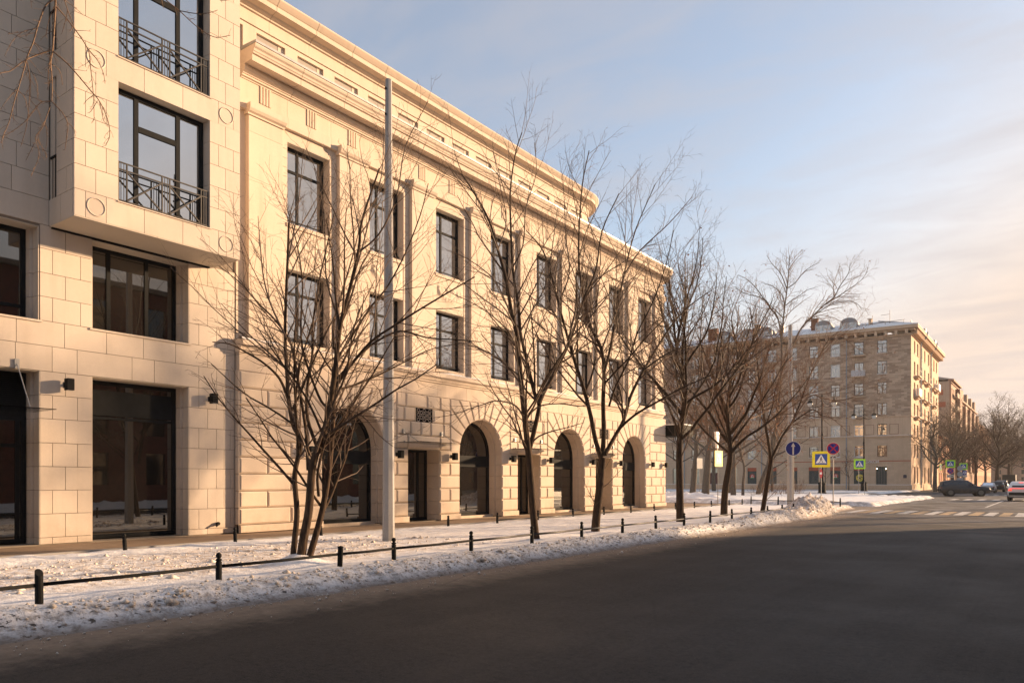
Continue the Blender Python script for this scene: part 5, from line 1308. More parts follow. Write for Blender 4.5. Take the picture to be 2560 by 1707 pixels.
def car(name, label, x, y, rz, paint, st, wheels, wr=.36, tail='tailoff', glassx=(.16, .80), group=None, W=.93):
    """st: stations along the length from the rear (x, floor, belt, roof or None); the car faces local +X"""
    t = thing(name, label, 'car', (x, y, 0), rz, group)
    rows = []
    for (sx, zf, zb, zr, hw) in st:
        gw = hw * .78
        if zr is None: zr = zb + .015; gw = hw * .80
        rows.append([(sx, -hw * .90, zf), (sx, -hw * .99, zf + .16), (sx, -hw, zf + (zb - zf) * .62), (sx, -hw * .95, zb), (sx, -gw, zr - .05), (sx, -gw * .86, zr), (sx, gw * .86, zr), (sx, gw, zr - .05), (sx, hw * .95, zb), (sx, hw, zf + (zb - zf) * .62), (sx, hw * .99, zf + .16), (sx, hw * .90, zf)])
    mb = MB(); k = 12
    for r in rows: mb.v += r
    for i in range(len(rows) - 1):
        for j in range(k):
            a, b = i * k + j, i * k + (j + 1) % k; mb.f.append((a, b, b + k, a + k)); mb.m.append(0)
    mb.f.append(tuple(range(k))); mb.f.append(tuple(reversed(range((len(rows) - 1) * k, len(rows) * k)))); mb.m += [0, 0]
    body = put('body', mb, paint, t)
    for p in body.data.polygons: p.use_smooth = len(p.vertices) == 4
    md = body.modifiers.new('bevel', 'BEVEL'); md.width = .03; md.segments = 2; md.limit_method = 'ANGLE'
    # side glass between belt and roof
    gst = [s for s in st if s[3] is not None]
    for s in (-1, 1):
        mb = MB(); up, lo = [], []
        for (sx, zf, zb, zr, hw) in gst:
            gw = hw * .78; B = Vector((sx, s * hw * .95, zb)); T = Vector((sx, s * gw, zr - .05)); o_ = Vector((0, s * .012, .004))
            lo.append(B.lerp(T, .12) + o_); up.append(B.lerp(T, .86) + o_)
        for i in range(len(gst) - 1): mb.poly([lo[i], lo[i + 1], up[i + 1], up[i]])
        put('side_window', mb, M['carglass'], t)
    def cross(i0, i1, nm, mat, lift=.012, f0=.08, f1=.92):
        a, b = st[i0], st[i1]
        def pr(q, f):
            z = q[3] if q[3] is not None else q[2] + .015; w = q[4] * .78 * .84 if q[3] is not None else q[4] * .80 * .84
            return q[0], w, z
        ax, aw, az = pr(a, 0); bx, bw, bz = pr(b, 0); A = lambda f, s: Vector((ax + (bx - ax) * f, s * (aw + (bw - aw) * f), az + (bz - az) * f))
        d = Vector((bx - ax, 0, bz - az)); nrm = Vector((-d.z, 0, d.x)).normalized(); nrm = nrm if nrm.z > 0 or abs(nrm.z) < .01 else -nrm
        mb = MB(); mb.poly([A(f0, -1) + nrm * lift, A(f0, 1) + nrm * lift, A(f1, 1) + nrm * lift, A(f1, -1) + nrm * lift]); put(nm, mb, mat, t)
    ri = [i for i, s in enumerate(st) if s[3] is not None]
    cross(ri[0] - 1, ri[0], 'rear_window', M['carglass']) if ri[0] > 0 else None
    cross(ri[-1] + 1, ri[-1], 'windscreen', M['carglass'])
    for wx in wheels:
        for s in (-1, 1):
            mb = MB(); mb.tube([(wx, s * (W - .02), wr), (wx, s * (W - .24), wr)], wr * 1.13, 20); put('wheel_arch', mb, M['tyre'], t)
            mb = MB(); yy = [W - .26, W - .24, W + .0, W + .02]; rr = [wr * .8, wr, wr, wr * .86]; mb.tube([(wx, s * a, wr) for a in yy], rr, 22); tyre = put('wheel', mb, M['tyre'], t)
            mb = MB(); mb.tube([(wx, s * (W + .005), wr), (wx, s * (W + .032), wr)], [wr * .66, wr * .6], 18)
            for q in range(10): a = 2 * PI * q / 10; mb.bar((wx + .08 * math.cos(a), s * (W + .036), wr + .08 * math.sin(a)), (wx + wr * .62 * math.cos(a), s * (W + .036), wr + wr * .62 * math.sin(a)), .03)
            put('rim', mb, M['rim'], tyre)
    x0, xe = st[0][0], st[-1][0]; zb0, ze = st[0][2], st[-1][2]
    for s in (-1, 1):
        mb = MB(); y0_, y1_ = sorted((s * .62 * W / .93, s * .87 * W / .93)); mb.box((x0 - .02, y0_, zb0 - .13), (x0 + .16, y1_, zb0 - .03)); put('tail_lamp', mb, M[tail], t)
        mb = MB(); y0_, y1_ = sorted((s * .42, s * .82)); mb.box((xe - .3, y0_, ze - .13), (xe - .0, y1_, ze - .02)); put('headlight', mb, M['headl'], t)
        mb = MB(); mx = st[ri[-1]][0] + .35; y0_, y1_ = sorted((s * W * .93, s * (W + .2))); mb.box((mx - .1, y0_, st[ri[-1]][2] + .02), (mx + .06, y1_, st[ri[-1]][2] + .17)); put('mirror', mb, paint, t)
    mb = MB(); mb.box((x0 - .03, -.26, zb0 - .42), (x0 + .02, .26, zb0 - .30)); put('number_plate', mb, M['soffwhite'], t)
    mb = MB(); mb.box((x0 - .05, -W * .88, st[0][1] + .02), (x0 + .15, W * .88, st[0][1] + .26)); put('bumper', mb, M['tyre'], t)
    return t
suv = [(-2.36, .52, 1.02, None, .80), (-2.28, .40, 1.14, None, .90), (-2.08, .32, 1.18, 1.60, .93), (-1.6, .30, 1.18, 1.74, .95), (-.4, .30, 1.14, 1.78, .96), (.25, .30, 1.12, 1.72, .96), (1.12, .30, 1.10, None, .95), (1.85, .30, 1.04, None, .93), (2.25, .34, .95, None, .86), (2.4, .45, .80, None, .74)]
car('suv_car', 'dark dusty estate-like off-roader crossing the junction from left to right', *at(2409, 1240, 81.5).xy, R(17), M['p_dark'], suv, (-1.42, 1.45), .40, W=.95)
hatch = [(-2.22, .46, .98, None, .84), (-2.16, .34, 1.10, None, .92), (-2.0, .30, 1.12, 1.30, .94), (-1.62, .28, 1.10, 1.56, .95), (-.4, .26, 1.06, 1.63, .95), (.3, .26, 1.04, 1.56, .95), (1.1, .26, 1.0, None, .94), (1.75, .28, .94, None, .92), (2.15, .34, .8, None, .84)]
wc = car('white_car', 'white off-roader seen from behind with a glowing red light bar, at the right edge', -2.32, 76.2, R(90), M['p_white'], hatch, (-1.35, 1.4), .36, 'tail', W=.94)
mb = MB(); mb.box((-2.262, -.80, 1.02), (-2.20, .80, 1.06)); put('light_bar', mb, M['tail'], wc)
mb = MB(); mb.box((-1.72, -.16, 1.50), (-1.66, .16, 1.55)); put('brake_lamp', mb, M['tail'], wc)
sedan = [(-2.3, .45, .88, None, .78), (-2.22, .3, .98, None, .86), (-1.75, .26, 1.0, None, .88), (-1.1, .25, .98, 1.38, .89), (-.2, .25, .95, 1.45, .89), (.35, .25, .94, 1.40, .89), (1.1, .25, .92, None, .88), (1.9, .27, .85, None, .85), (2.2, .35, .7, None, .76)]
car('silver_car', 'silver saloon parked with its back to us, nearest of the row beyond the dark car', *at(2472, 1231, 106).xy, R(90), M['p_silver'], sedan, (-1.35, 1.35), .31, W=.88, group='cars parked along the far kerb')
car('black_car', 'black estate parked second in the row beyond the silver saloon', *at(2494, 1229, 115).xy, R(90), M['p_black'], hatch, (-1.35, 1.4), .35, W=.94, group='cars parked along the far kerb')
car('black_car', 'black car parked third and farthest in the row down the street', *at(2505, 1227, 125).xy, R(90), M['p_black'], suv, (-1.42, 1.45), .37, W=.95, group='cars parked along the far kerb')
t = thing('dark_van', 'black box van standing far down the street left of the white off-roader', 'van', (*at(2524, 1222, 150).xy, 0), R(90))
mb = MB(); mb.box((-3, -1.1, .5), (2.0, 1.1, 2.9)); put('box', mb, M['p_black'], t); mb = MB(); mb.extrude([(2.02, -1.0, .45), (3.4, -1.0, .45), (3.4, -1.0, 1.2), (2.9, -1.0, 2.1), (2.02, -1.0, 2.2)], (0, 2.0, 0)); put('cab', mb, M['p_black'], t)
for wx in (-1.9, 2.4):
    for s in (-1, 1): mb = MB(); mb.tube([(wx, s * .8, .42), (wx, s * 1.06, .42)], .42, 16); put('wheel', mb, M['tyre'], t)

# ================================================================ TREES
def smooth_path(pts, n):
    """Catmull-Rom through pts, n samples per span"""
    P = [np.array(p, float) for p in pts]; P = [2 * P[0] - P[1]] + P + [2 * P[-1] - P[-2]]; out = []
    for i in range(1, len(P) - 2):
        for q in range(n):
            t = q / n; out.append(.5 * ((2 * P[i]) + (-P[i - 1] + P[i + 1]) * t + (2 * P[i - 1] - 5 * P[i] + 4 * P[i + 1] - P[i + 2]) * t * t + (-P[i - 1] + 3 * P[i] - 3 * P[i + 1] + P[i + 2]) * t ** 3))
    out.append(P[-2]); return np.array(out)
def tubes(branches, kfun):
    V, Q, off = [], [], 0
    for pts, rad in branches:
        k = kfun(rad[0]); n = len(pts)
        d = np.gradient(pts, axis=0); d /= np.linalg.norm(d, axis=1)[:, None] + 1e-9
        m = d.mean(0); ref = np.array([1., 0, 0]) if abs(m[0]) < abs(m[1]) else np.array([0, 1., 0])
        s = np.cross(d, ref); s /= np.linalg.norm(s, axis=1)[:, None] + 1e-9; t = np.cross(d, s)
        a = 2 * PI * np.arange(k) / k
        ring_ = pts[:, None, :] + rad[:, None, None] * (np.cos(a)[None, :, None] * s[:, None, :] + np.sin(a)[None, :, None] * t[:, None, :])
        V.append(ring_.reshape(-1, 3)); i = np.arange(n - 1)[:, None] * k; j = np.arange(k)[None, :]; j2 = (j + 1) % k
        Q.append(np.stack([i + j, i + j2, i + k + j2, i + k + j], -1).reshape(-1, 4) + off); off += n * k
    return np.concatenate(V), np.concatenate(Q)
def sprout(rg_, pts, rad, n, lrange, ang, up, wander, seg=6, start=.25, rfac=.6, rmin=.0022, gamma=1.0, out=0):
    """shoots growing off a limb"""
    res = []; L = len(pts); c = pts[0] * 1.0
    for q in range(n):
        f = start + (1 - start) * ((q + rg_.rand()) / n) ** gamma; i = min(L - 2, int(f * (L - 1))); u = f * (L - 1) - i
        p = pts[i] * (1 - u) + pts[i + 1] * u; r = (rad[i] * (1 - u) + rad[i + 1] * u)
        d = pts[i + 1] - pts[i]; d = d / (np.linalg.norm(d) + 1e-9)
        v = rg_.randn(3); v -= d * v.dot(d); v /= np.linalg.norm(v) + 1e-9
        a = ang * (.65 + .7 * rg_.rand()); dd = d * math.cos(a) + v * math.sin(a)
        ln = (lrange[0] + (lrange[1] - lrange[0]) * rg_.rand()) * (1.15 - .6 * f)
        P = [p]; st = ln / seg
        for k in range(seg):
            dd = dd + rg_.randn(3) * wander + np.array([0, 0, up]); dd /= np.linalg.norm(dd); P.append(P[-1] + dd * st)
        P = np.array(P); r0 = max(rmin, min(r * rfac, ln * .010 + rmin)); res.append((P, np.linspace(r0, max(rmin * .55, r0 * .3), seg + 1)))
    return res
def make_tree(name, label, base, limbs, rg_, spec, bark_m, twig_m, group=None, leaves=0, rtwig=.0022, thick=.03, leafsize=.04):
    """limbs: list of (points, radii); spec: list of levels of sprout arguments"""
    t = thing(name, label, 'tree', tuple(base), 0, group)
    allb = list(limbs); level = limbs
    for sp in spec:
        nxt = []
        for pts, rad in level:
            ln = np.linalg.norm(np.diff(pts, axis=0), axis=1).sum(); n = max(1, int(sp['per_m'] * ln + rg_.rand()))
            nxt += sprout(rg_, pts, rad, n, [x * (min(1.6, max(.35, ln / sp.get('ref', 2.0)))) for x in sp['len']], sp['ang'], sp['up'], sp['wander'], sp.get('seg', 6), sp.get('start', .25), sp.get('rfac', .6), rtwig)
        allb += nxt; level = nxt
    big = [b for b in allb if b[1][0] >= thick]; small = [b for b in allb if b[1][0] < thick]
    v, q = tubes(big, lambda r: 12 if r > .07 else 7); np_mesh('trunk', v, q, bark_m, t)
    v, q = tubes(small, lambda r: 5 if r > .012 else 3); np_mesh('crown', v, q, twig_m, t)
    if leaves:
        V, Q = [], []; tips = [b[0][rg_.randint(2, len(b[0]))] for b in level]
        for i in range(leaves):
            p = tips[rg_.randint(len(tips))] + rg_.randn(3) * .05; a, b = rg_.randn(3), rg_.randn(3); a /= np.linalg.norm(a); b -= a * a.dot(b); b /= np.linalg.norm(b); s = leafsize * (.6 + .8 * rg_.rand())
            V += [p - a * s, p + b * s * .6, p + a * s, p - b * s * .5 - np.array([0, 0, s * .2])]; Q.append([4 * i, 4 * i + 1, 4 * i + 2, 4 * i + 3])
        kind(np_mesh('dry_leaves', np.array(V), np.array(Q), M['leaf'], t, False), 'stuff')
    return t
def traced(rows, d, s, ox, oy, n=5):
    """limbs traced off the photograph, each brought to its own distance d + offset along the limb; rows: (pixel points, r0, r1 in px, depth offset at the tip)"""
    out = []
    for pts, r0, r1, dz in rows:
        P = []
        for i, (a, b) in enumerate(pts):
            f = i / (len(pts) - 1); P.append(at(ox + a / s, oy + b / s, d + dz * f))
        P = smooth_path(P, n); m = d / F_PX / s; out.append((P, np.linspace(r0 * m, r1 * m, len(P))))
    return out
rt = np.random.RandomState
STREET = [dict(per_m=3.6, len=(.7, 1.9), ang=.62, up=.045, wander=.075, start=.22, ref=3.0), dict(per_m=4.2, len=(.28, .8), ang=.7, up=.02, wander=.10, seg=5, start=.2, ref=1.3), dict(per_m=3.4, len=(.08, .28), ang=.8, up=.0, wander=.12, seg=3, start=.25, ref=.6)]
# --- the many-stemmed tree in front
d1 = 13.3
T1 = traced([
    ([(275, 1530), (290, 1380), (300, 1250), (290, 1080), (320, 930), (285, 860), (262, 740), (255, 640), (245, 450), (250, 250), (258, 60), (262, -80)], 15, 5, .5),
    ([(310, 1530), (330, 1380), (355, 1240), (370, 1050), (400, 950), (430, 870), (458, 720), (480, 560), (500, 390), (545, 220), (585, 40), (600, -90), (680, -330)], 22, 3.5, -.6),
    ([(335, 1530), (375, 1400), (415, 1250), (445, 1080), (462, 900), (470, 760), (480, 640), (478, 480)], 17, 7, .3),
    ([(352, 1060), (345, 920), (330, 800), (290, 560), (268, 470), (200, 370), (120, 290), (40, 200), (-60, 120)], 9, 2, 1.2),
    ([(262, 740), (220, 640), (150, 570), (70, 520), (-10, 480), (-90, 470)], 7, 2, -1.0),
    ([(290, 1030), (240, 970), (190, 920), (140, 870), (60, 860)], 4, 1.2, -.8),
    ([(395, 960), (350, 830), (345, 700), (370, 540), (372, 400), (400, 200), (440, 20), (470, -120)], 9, 2.2, .9),
    ([(445, 780), (400, 720), (330, 520), (318, 380), (325, 200), (300, 20), (250, -160)], 7, 2, 1.0),
    ([(470, 690), (530, 600), (640, 470), (740, 400), (850, 330), (1000, 240), (1120, 170)], 8, 2.4, -1.2),
    ([(485, 640), (600, 520), (680, 460), (780, 420), (900, 450), (1040, 460), (1150, 470)], 7, 2, .8),
    ([(478, 690), (560, 670), (680, 620), (800, 560), (930, 500), (1100, 470)], 6, 1.8, 1.6),
    ([(478, 560), (560, 430), (640, 310), (720, 210), (800, 60), (870, -120), (905, -260)], 6, 2, .6),
    ([(470, 500), (470, 380), (520, 200), (560, 60), (600, -100)], 6, 2, 1.3),
    ([(440, 800), (500, 780), (600, 810), (680, 900), (740, 950)], 5, 1.5, -.7),
    ([(455, 900), (520, 850), (590, 800), (640, 770), (700, 760)], 5, 1.5, -1.2),
    ([(400, 1180), (395, 1080), (420, 960), (440, 900)], 7, 5, -.3),
    ([(500, 390), (440, 200), (430, 60), (425, -120), (380, -330)], 5, 1.6, -.5),
    ([(250, 450), (180, 300), (145, 170), (130, 20), (120, -110)], 5, 1.5, .8),
    ([(258, 100), (290, -60), (310, -200), (330, -420)], 4, 1.5, .5),
    ([(580, 60), (680, -30), (760, -200), (800, -430), (905, -640)], 5, 1.5, -.3),
    ([(545, 220), (600, 40), (640, -120), (690, -300), (700, -520)], 4.5, 1.5, .9),
], d1, 1.845, 580, 600, 4)
make_tree('street_tree', 'bare many-stemmed tree growing from one clump behind the fence, nearest of the street trees', (-10.92, 8.47, .1), T1, rt(1), STREET, M['bark'], M['twig'], 'bare trees on the snowy verge', rtwig=.0027, thick=.022)
d2 = 18.6
T2 = traced([
    ([(712, 1480), (695, 1400), (675, 1180), (658, 960), (650, 880), (635, 740), (612, 520), (595, 320), (580, 190), (550, 60), (520, -120), (470, -300), (420, -470), (330, -640), (250, -760)], 24, 3.5, -1.2),
    ([(655, 920), (680, 820), (708, 700), (718, 620), (690, 560), (640, 350), (605, 190), (590, 20), (560, -180), (548, -420), (545, -660), (575, -880), (615, -1010)], 16, 3, .5),
    ([(716, 630), (745, 560), (800, 460), (880, 300), (940, 140), (990, -10), (1060, -180), (1100, -420), (1200, -640)], 14, 3, 1.5),
    ([(632, 720), (590, 650), (540, 620), (450, 608), (380, 630), (300, 655), (200, 690), (80, 710)], 6, 1.5, -1.0),
    ([(672, 860), (720, 820), (800, 790), (900, 765), (990, 738)], 6, 1.5, -.8),
    ([(650, 700), (720, 640), (840, 625), (960, 640), (1080, 630)], 5.5, 1.5, -1.6),
    ([(612, 520), (560, 440), (480, 360), (380, 300), (250, 260), (60, 240)], 6, 1.5, 1.0),
    ([(595, 320), (540, 200), (430, 90), (300, 10), (150, -60)], 5.5, 1.5, -1.3),
    ([(605, 190), (680, 60), (760, -100), (800, -330), (830, -560)], 6, 2, 1.0),
    ([(580, 190), (520, 20), (440, -130), (300, -240), (180, -300)], 6, 1.6, 1.6),
    ([(550, -180), (620, -330), (640, -560), (700, -760), (690, -950)], 5, 1.6, -.8),
    ([(880, 300), (850, 150), (830, -60), (780, -250)], 6, 1.8, .4),
    ([(470, -300), (520, -480), (480, -700), (440, -900)], 4.5, 1.5, .3),
], d2, 2.413, 1050, 750, 4)
make_tree('street_tree', 'bare tree forking low into two long stems, second along the verge', (-10.57, 15.31, .1), T2, rt(2), STREET, M['bark'], M['twig'], 'bare trees on the snowy verge', rtwig=.0026, thick=.026)
d3 = 21.6
T3 = traced([
    ([(1055, 1430), (1065, 1300), (1085, 1120), (1100, 950)], 27, 21, 0),
    ([(1096, 960), (1060, 850), (1030, 700), (995, 560), (950, 420), (915, 310), (870, 150), (835, 20), (800, -120), (740, -300), (640, -420)], 15, 2.5, -1.4),
    ([(1102, 940), (1108, 800), (1105, 600), (1110, 450), (1095, 300), (1030, 160), (990, 0), (960, -200), (960, -420), (980, -700), (1020, -900)], 15, 2.5, .3),
    ([(1115, 930), (1170, 830), (1230, 720), (1270, 580), (1350, 420), (1440, 270), (1520, 150), (1620, 40), (1760, -60)], 14, 2.5, 1.8),
    ([(1140, 880), (1200, 780), (1300, 690), (1420, 620), (1540, 550), (1689, 480), (1780, 440)], 10, 2, -.9),
    ([(1112, 430), (1150, 280), (1180, 100), (1230, -150), (1300, -420), (1420, -700)], 9, 2.2, .9),
    ([(1225, 720), (1210, 560), (1160, 420), (1120, 330)], 6, 3, .6),
    ([(1140, 640), (1180, 520), (1260, 360), (1310, 200), (1400, 20), (1480, -200), (1530, -420)], 7, 2, -1.2),
    ([(995, 560), (1040, 440), (1060, 300), (1050, 120), (1080, -100), (1090, -330)], 7, 2, 1.4),
    ([(950, 420), (880, 380), (780, 330), (660, 310)], 5, 1.4, -1),
    ([(1350, 420), (1480, 330), (1600, 280), (1760, 250)], 6, 1.6, .8),
    ([(835, 20), (900, -160), (880, -380), (870, -600), (860, -760)], 5, 1.6, .6),
    ([(1230, -150), (1330, -300), (1500, -460), (1640, -620)], 5, 1.6, -.5),
    ([(1100, 480), (1040, 380), (960, 60), (900, -40)], 5, 1.6, .9),
], d3, 2.413, 1050, 750, 4)
make_tree('street_tree', 'bare tree with a straight trunk fanning into three limbs, third along the verge', (-10.76, 18.93, .1), T3, rt(3), STREET, M['bark'], M['twig'], 'bare trees on the snowy verge', rtwig=.003, thick=.028)
def fan(rg_, base, d, tr, fork, limbs, lean=(0, 0), height=9, spread=.5, upv=.10, segn=12):
    """a wandering leader with limbs leaving it at different heights, the low ones flatter, all curving up"""
    b = np.array(base, float); f = b + np.array([lean[0], lean[1], fork]); top = f + np.array([lean[0] * .8 + rg_.randn() * .5, lean[1] * .8 + rg_.randn() * .5, (height - fork) * .95])
    mids = [f + (top - f) * q + np.array([rg_.randn() * .22, rg_.randn() * .22, 0]) for q in (.22, .42, .62, .82)]
    pts = smooth_path([b - [0, 0, .3], b + (f - b) * .4 + np.array([rg_.randn() * .06, rg_.randn() * .06, 0]), f, *mids, top], 4)
    z = (pts[:, 2] - b[2]) / height; rr = tr * np.where(z < fork / height, 1.1 - .3 * z * height / fork, np.maximum(.05, .78 * (1 - (z - fork / height) / (1.02 - fork / height)) ** 1.25)); out = [(pts, rr)]
    for k in range(limbs):
        q = (k + rg_.rand() * .8) / limbs; q = .95 * q ** 1.35; zz = fork * .92 + (height - fork) * .72 * q; i = int(np.argmin(np.abs(pts[:, 2] - b[2] - zz))); p = pts[i]
        a = k * 2.4 + rg_.rand() * .9; s = spread * (1.9 - 1.1 * q) * (.7 + .6 * rg_.rand()); dd = np.array([math.cos(a) * s + lean[0] * .1, math.sin(a) * s + lean[1] * .1, .75]); dd /= np.linalg.norm(dd)
        ln = (height - zz) * (.85 - .15 * q) * (.75 + .4 * rg_.rand()); P = [p]
        for _ in range(segn): dd = dd + rg_.randn(3) * .085 + np.array([0, 0, upv * .55]); dd /= np.linalg.norm(dd); P.append(P[-1] + dd * ln / segn)
        out.append((np.array(P), np.linspace(min(rr[i] * .75, tr * (.32 + .2 * rg_.rand())), .009, segn + 1)))
    return out
r_ = rt(14)
make_tree('street_tree', 'bare tree with a slim straight trunk standing right of the corner of the cream building', (-10.83, 25.0, .1), fan(r_, (-10.83, 25, .1), 0, .132, 3.0, 15, (-.05, .05), 11.0, .34), r_, STREET, M['bark'], M['twig'], 'bare trees on the snowy verge', 160, .0038, .03)
r_ = rt(25)
make_tree('street_tree', 'bare dense-twigged tree with a kinked trunk, between the corner tree and the leaning tree', (-11.43, 30.92, .1), fan(r_, (-11.43, 30.92, .1), 0, .142, 2.7, 17, (.25, .1), 10.2, .42), r_, STREET, M['bark'], M['twigred'], 'bare trees on the snowy verge', 520, .0037, .032)
T6 = traced([
    ([(1195, 1330), (1215, 1200), (1240, 1050), (1265, 900), (1290, 750)], 24, 20, 0),
    ([(1280, 780), (1265, 650), (1230, 450), (1205, 280), (1180, 120), (1160, -60), (1140, -260), (1110, -480), (1080, -700)], 15, 3, -1),
    ([(1292, 760), (1340, 660), (1400, 540), (1480, 430), (1600, 340), (1700, 290), (1780, 350)], 14, 4, .6),
    ([(1400, 540), (1480, 430), (1560, 250), (1620, 80), (1700, -120), (1780, -280), (1870, -420), (2000, -500)], 10, 2.5, 1.2),
    ([(1600, 340), (1740, 360), (1850, 360), (1950, 430), (2060, 530)], 6, 1.8, -.8),
    ([(1230, 450), (1300, 250), (1330, 80), (1400, -120), (1440, -360)], 8, 2, 1.0),
    ([(1205, 280), (1120, 120), (1020, -20), (940, -200), (860, -420)], 7, 2, .4),
    ([(1480, 430), (1660, 160), (1800, 180), (1950, 200), (2100, 160), (2240, 80), (2352, 60)], 7, 2, 1.8),
    ([(1620, 80), (1760, -240), (1950, -420), (2100, -330), (2240, -240)], 6, 1.8, 1.0),
    ([(1265, 650), (1160, 560), (1060, 520), (920, 500), (760, 540)], 5, 1.6, -.6),
], 34.4, 3.92, 1600, 950, 4)
PARK = [dict(per_m=3.6, len=(.8, 2.0), ang=.68, up=.03, wander=.10, start=.2, ref=3.5), dict(per_m=4.2, len=(.35, .9), ang=.75, up=.0, wander=.13, seg=5, start=.2, ref=1.4), dict(per_m=3.2, len=(.12, .34), ang=.8, up=.0, wander=.13, seg=3, start=.25, ref=.6)]
tr6 = make_tree('street_tree', 'dark bare tree leaning right with a long snow-streaked side limb, last along the verge', (-10.93, 34.68, .1), T6, rt(6), PARK, M['bark'], M['twigred'], 'bare trees on the snowy verge', 260, .0036, .034)
# --- the large park tree whose crown stands above the block
PT = traced([
    ([(1170, 2480), (1200, 2420), (1230, 2300), (1300, 1950), (1345, 1750), (1370, 1500), (1385, 1250), (1390, 1000), (1400, 830), (1420, 640), (1445, 450), (1460, 260), (1465, 150)], 16, 3, 1),
    ([(1385, 1000), (1370, 850), (1340, 740), (1290, 680), (1240, 600), (1170, 560), (1090, 540), (1000, 510), (930, 460)], 8, 2, -2),
    ([(1290, 680), (1230, 600), (1160, 500), (1100, 430), (1040, 380), (960, 340)], 6, 1.6, 2),
    ([(1400, 760), (1330, 690), (1280, 640)], 5, 3, 1),
    ([(1415, 650), (1400, 550), (1340, 480), (1270, 440), (1190, 420)], 5.5, 1.6, 2),
    ([(1440, 480), (1380, 330), (1300, 240), (1240, 150)], 5, 1.4, -2),
    ([(1430, 640), (1490, 590), (1570, 540), (1640, 490), (1740, 460)], 5, 1.5, 1.5),
    ([(1445, 470), (1520, 420), (1600, 320), (1680, 260), (1760, 220)], 5, 1.4, -1.5),
    ([(1460, 300), (1520, 200), (1600, 120)], 4, 1.2, 1),
    ([(1385, 1300), (1450, 1150), (1540, 940), (1600, 840), (1700, 740), (1800, 640), (1900, 560), (1960, 450), (2040, 330), (2060, 230)], 10, 2, -2),
    ([(1800, 640), (1930, 560), (2050, 480), (2160, 400), (2230, 310)], 5.5, 1.4, 2),
    ([(1700, 740), (1860, 640), (2000, 600), (2120, 620), (2180, 690)], 5, 1.3, -2.5),
    ([(1900, 560), (1900, 450), (1930, 330), (1960, 250)], 4, 1.2, 2),
    ([(1640, 800), (1740, 740), (1860, 750), (1960, 790), (2040, 830)], 4, 1.2, 1),
], 88, 3.92, 1600, 600, 4)
BIGT = [dict(per_m=1.7, len=(1.2, 3.4), ang=.7, up=.015, wander=.13, start=.28, ref=8.0), dict(per_m=2.2, len=(.6, 1.6), ang=.75, up=.0, wander=.16, seg=5, start=.2, ref=2.6), dict(per_m=2.0, len=(.25, .7), ang=.8, up=0, wander=.16, seg=4, start=.2, ref=1.1)]
b6 = PT[0][0][0]
make_tree('park_tree', 'tall spreading park tree whose bare crown rises above the brown apartment block roof', (b6[0], b6[1], .2), PT, rt(7), BIGT, M['barkgrey'], M['twigred'], 'bare trees in the snowy park', 60, .0105, .06, .09)
# --- the other park trees
def park_tree(X_, Y_, h, tr, seed, label, fork=.35, limbs=8, spread=.6, lean=(0, 0), leaves=0, twig='twigred', grp='bare trees in the snowy park', dens=1.0, d=None):
    if d is None: k = F_PX * (CAMH - .2) / (Y_ - HY)
    else: k = d
    p = at(X_, Y_, k); p.z = .15; r_ = rt(seed); sp = [dict(s, per_m=s['per_m'] * (1.0 if i else dens)) for i, s in enumerate(BIGT)]
    return make_tree('park_tree', label, (p.x, p.y, .15), fan(r_, (p.x, p.y, .15), 0, tr, h * fork, limbs, lean, h, spread), r_, sp, M['barkgrey'], M[twig], grp, leaves, .0105 if k < 115 else .017, .06, .10)
park_tree(1731, 1230.6, 13, .36, 31, 'stout park tree just right of the cream building corner, leaning a little right', .4, 8, .55, (.5, 0), 120)
park_tree(1763, 1233, 14, .42, 32, 'thick-trunked park tree standing before the wine red door', .35, 9, .6, (.4, 0), 160)
park_tree(1824, 1231, 13, .30, 33, 'park tree partly hidden behind the kinked street tree', .35, 8, .6, (.3, 0), 200)
park_tree(1833, 1236, 12, .27, 34, 'park tree with a grey upright trunk, right of the kinked street tree', .42, 8, .55, (0, 0), 200)
park_tree(1857, 1236, 10, .15, 35, 'thin park tree left of the first lettered shop window', .3, 7, .6, (.15, 0), 160)
park_tree(1893, 1233, 12, .25, 36, 'leaning park tree close beside the tall spreading one', .35, 7, .6, (1.6, 0), 260)
park_tree(1700, 1226, 14, .3, 37, 'park tree in the back row, half hidden behind the slim street tree', .3, 9, .6, (0, 0), 200)
park_tree(1785, 1226, 14, .3, 38, 'park tree in the back row behind the sideways yellow sign', .3, 9, .65, (0, 0), 240)
park_tree(1930, 1227, 11, .2, 39, 'small rusty-twigged park tree left of the far concrete mast', .3, 8, .7, (0, 0), 260)
park_tree(2122, 1222, 6.5, .08, 40, 'thin young tree in front of the round yellow sticker of the shop', .3, 5, .4, (0, 0), 0, d=125)
park_tree(2064, 1222, 6, .07, 41, 'thin young tree between the two shop windows behind the large yellow sign', .3, 5, .4, (0, 0), 0, d=125)
FT = [(-14.5, 118, 13), (-15, 131, 15), (-14.2, 146, 16), (-14.6, 160, 17), (-15.2, 176, 18), (-14.4, 194, 18), (-14, 216, 18), (-13, 240, 18)]
FL = ['leftmost bare tree of the dark row down the street, nearest its signs', 'second bare tree of the dark row from the signs', 'third bare tree of the dark row, before the low orange house', 'bare tree before the blank beige gable', 'bare tree before the rose brown house', 'bare tree farther along the rose brown house', 'bare tree near the far end of the left row', 'last bare tree of the left row']
for i, (x, y, h) in enumerate(FT[1:]):
    d_ = FW[0] * x + FW[1] * y; X_ = CX + F_PX * (RT[0] * x + RT[1] * y) / d_; park_tree(X_, 1220, h * .9, .3, 60 + i, FL[i + 1], .25, 11, .6, (0, 0), 0, 'twig', 'trees lining the far street', 1.8, d=d_)
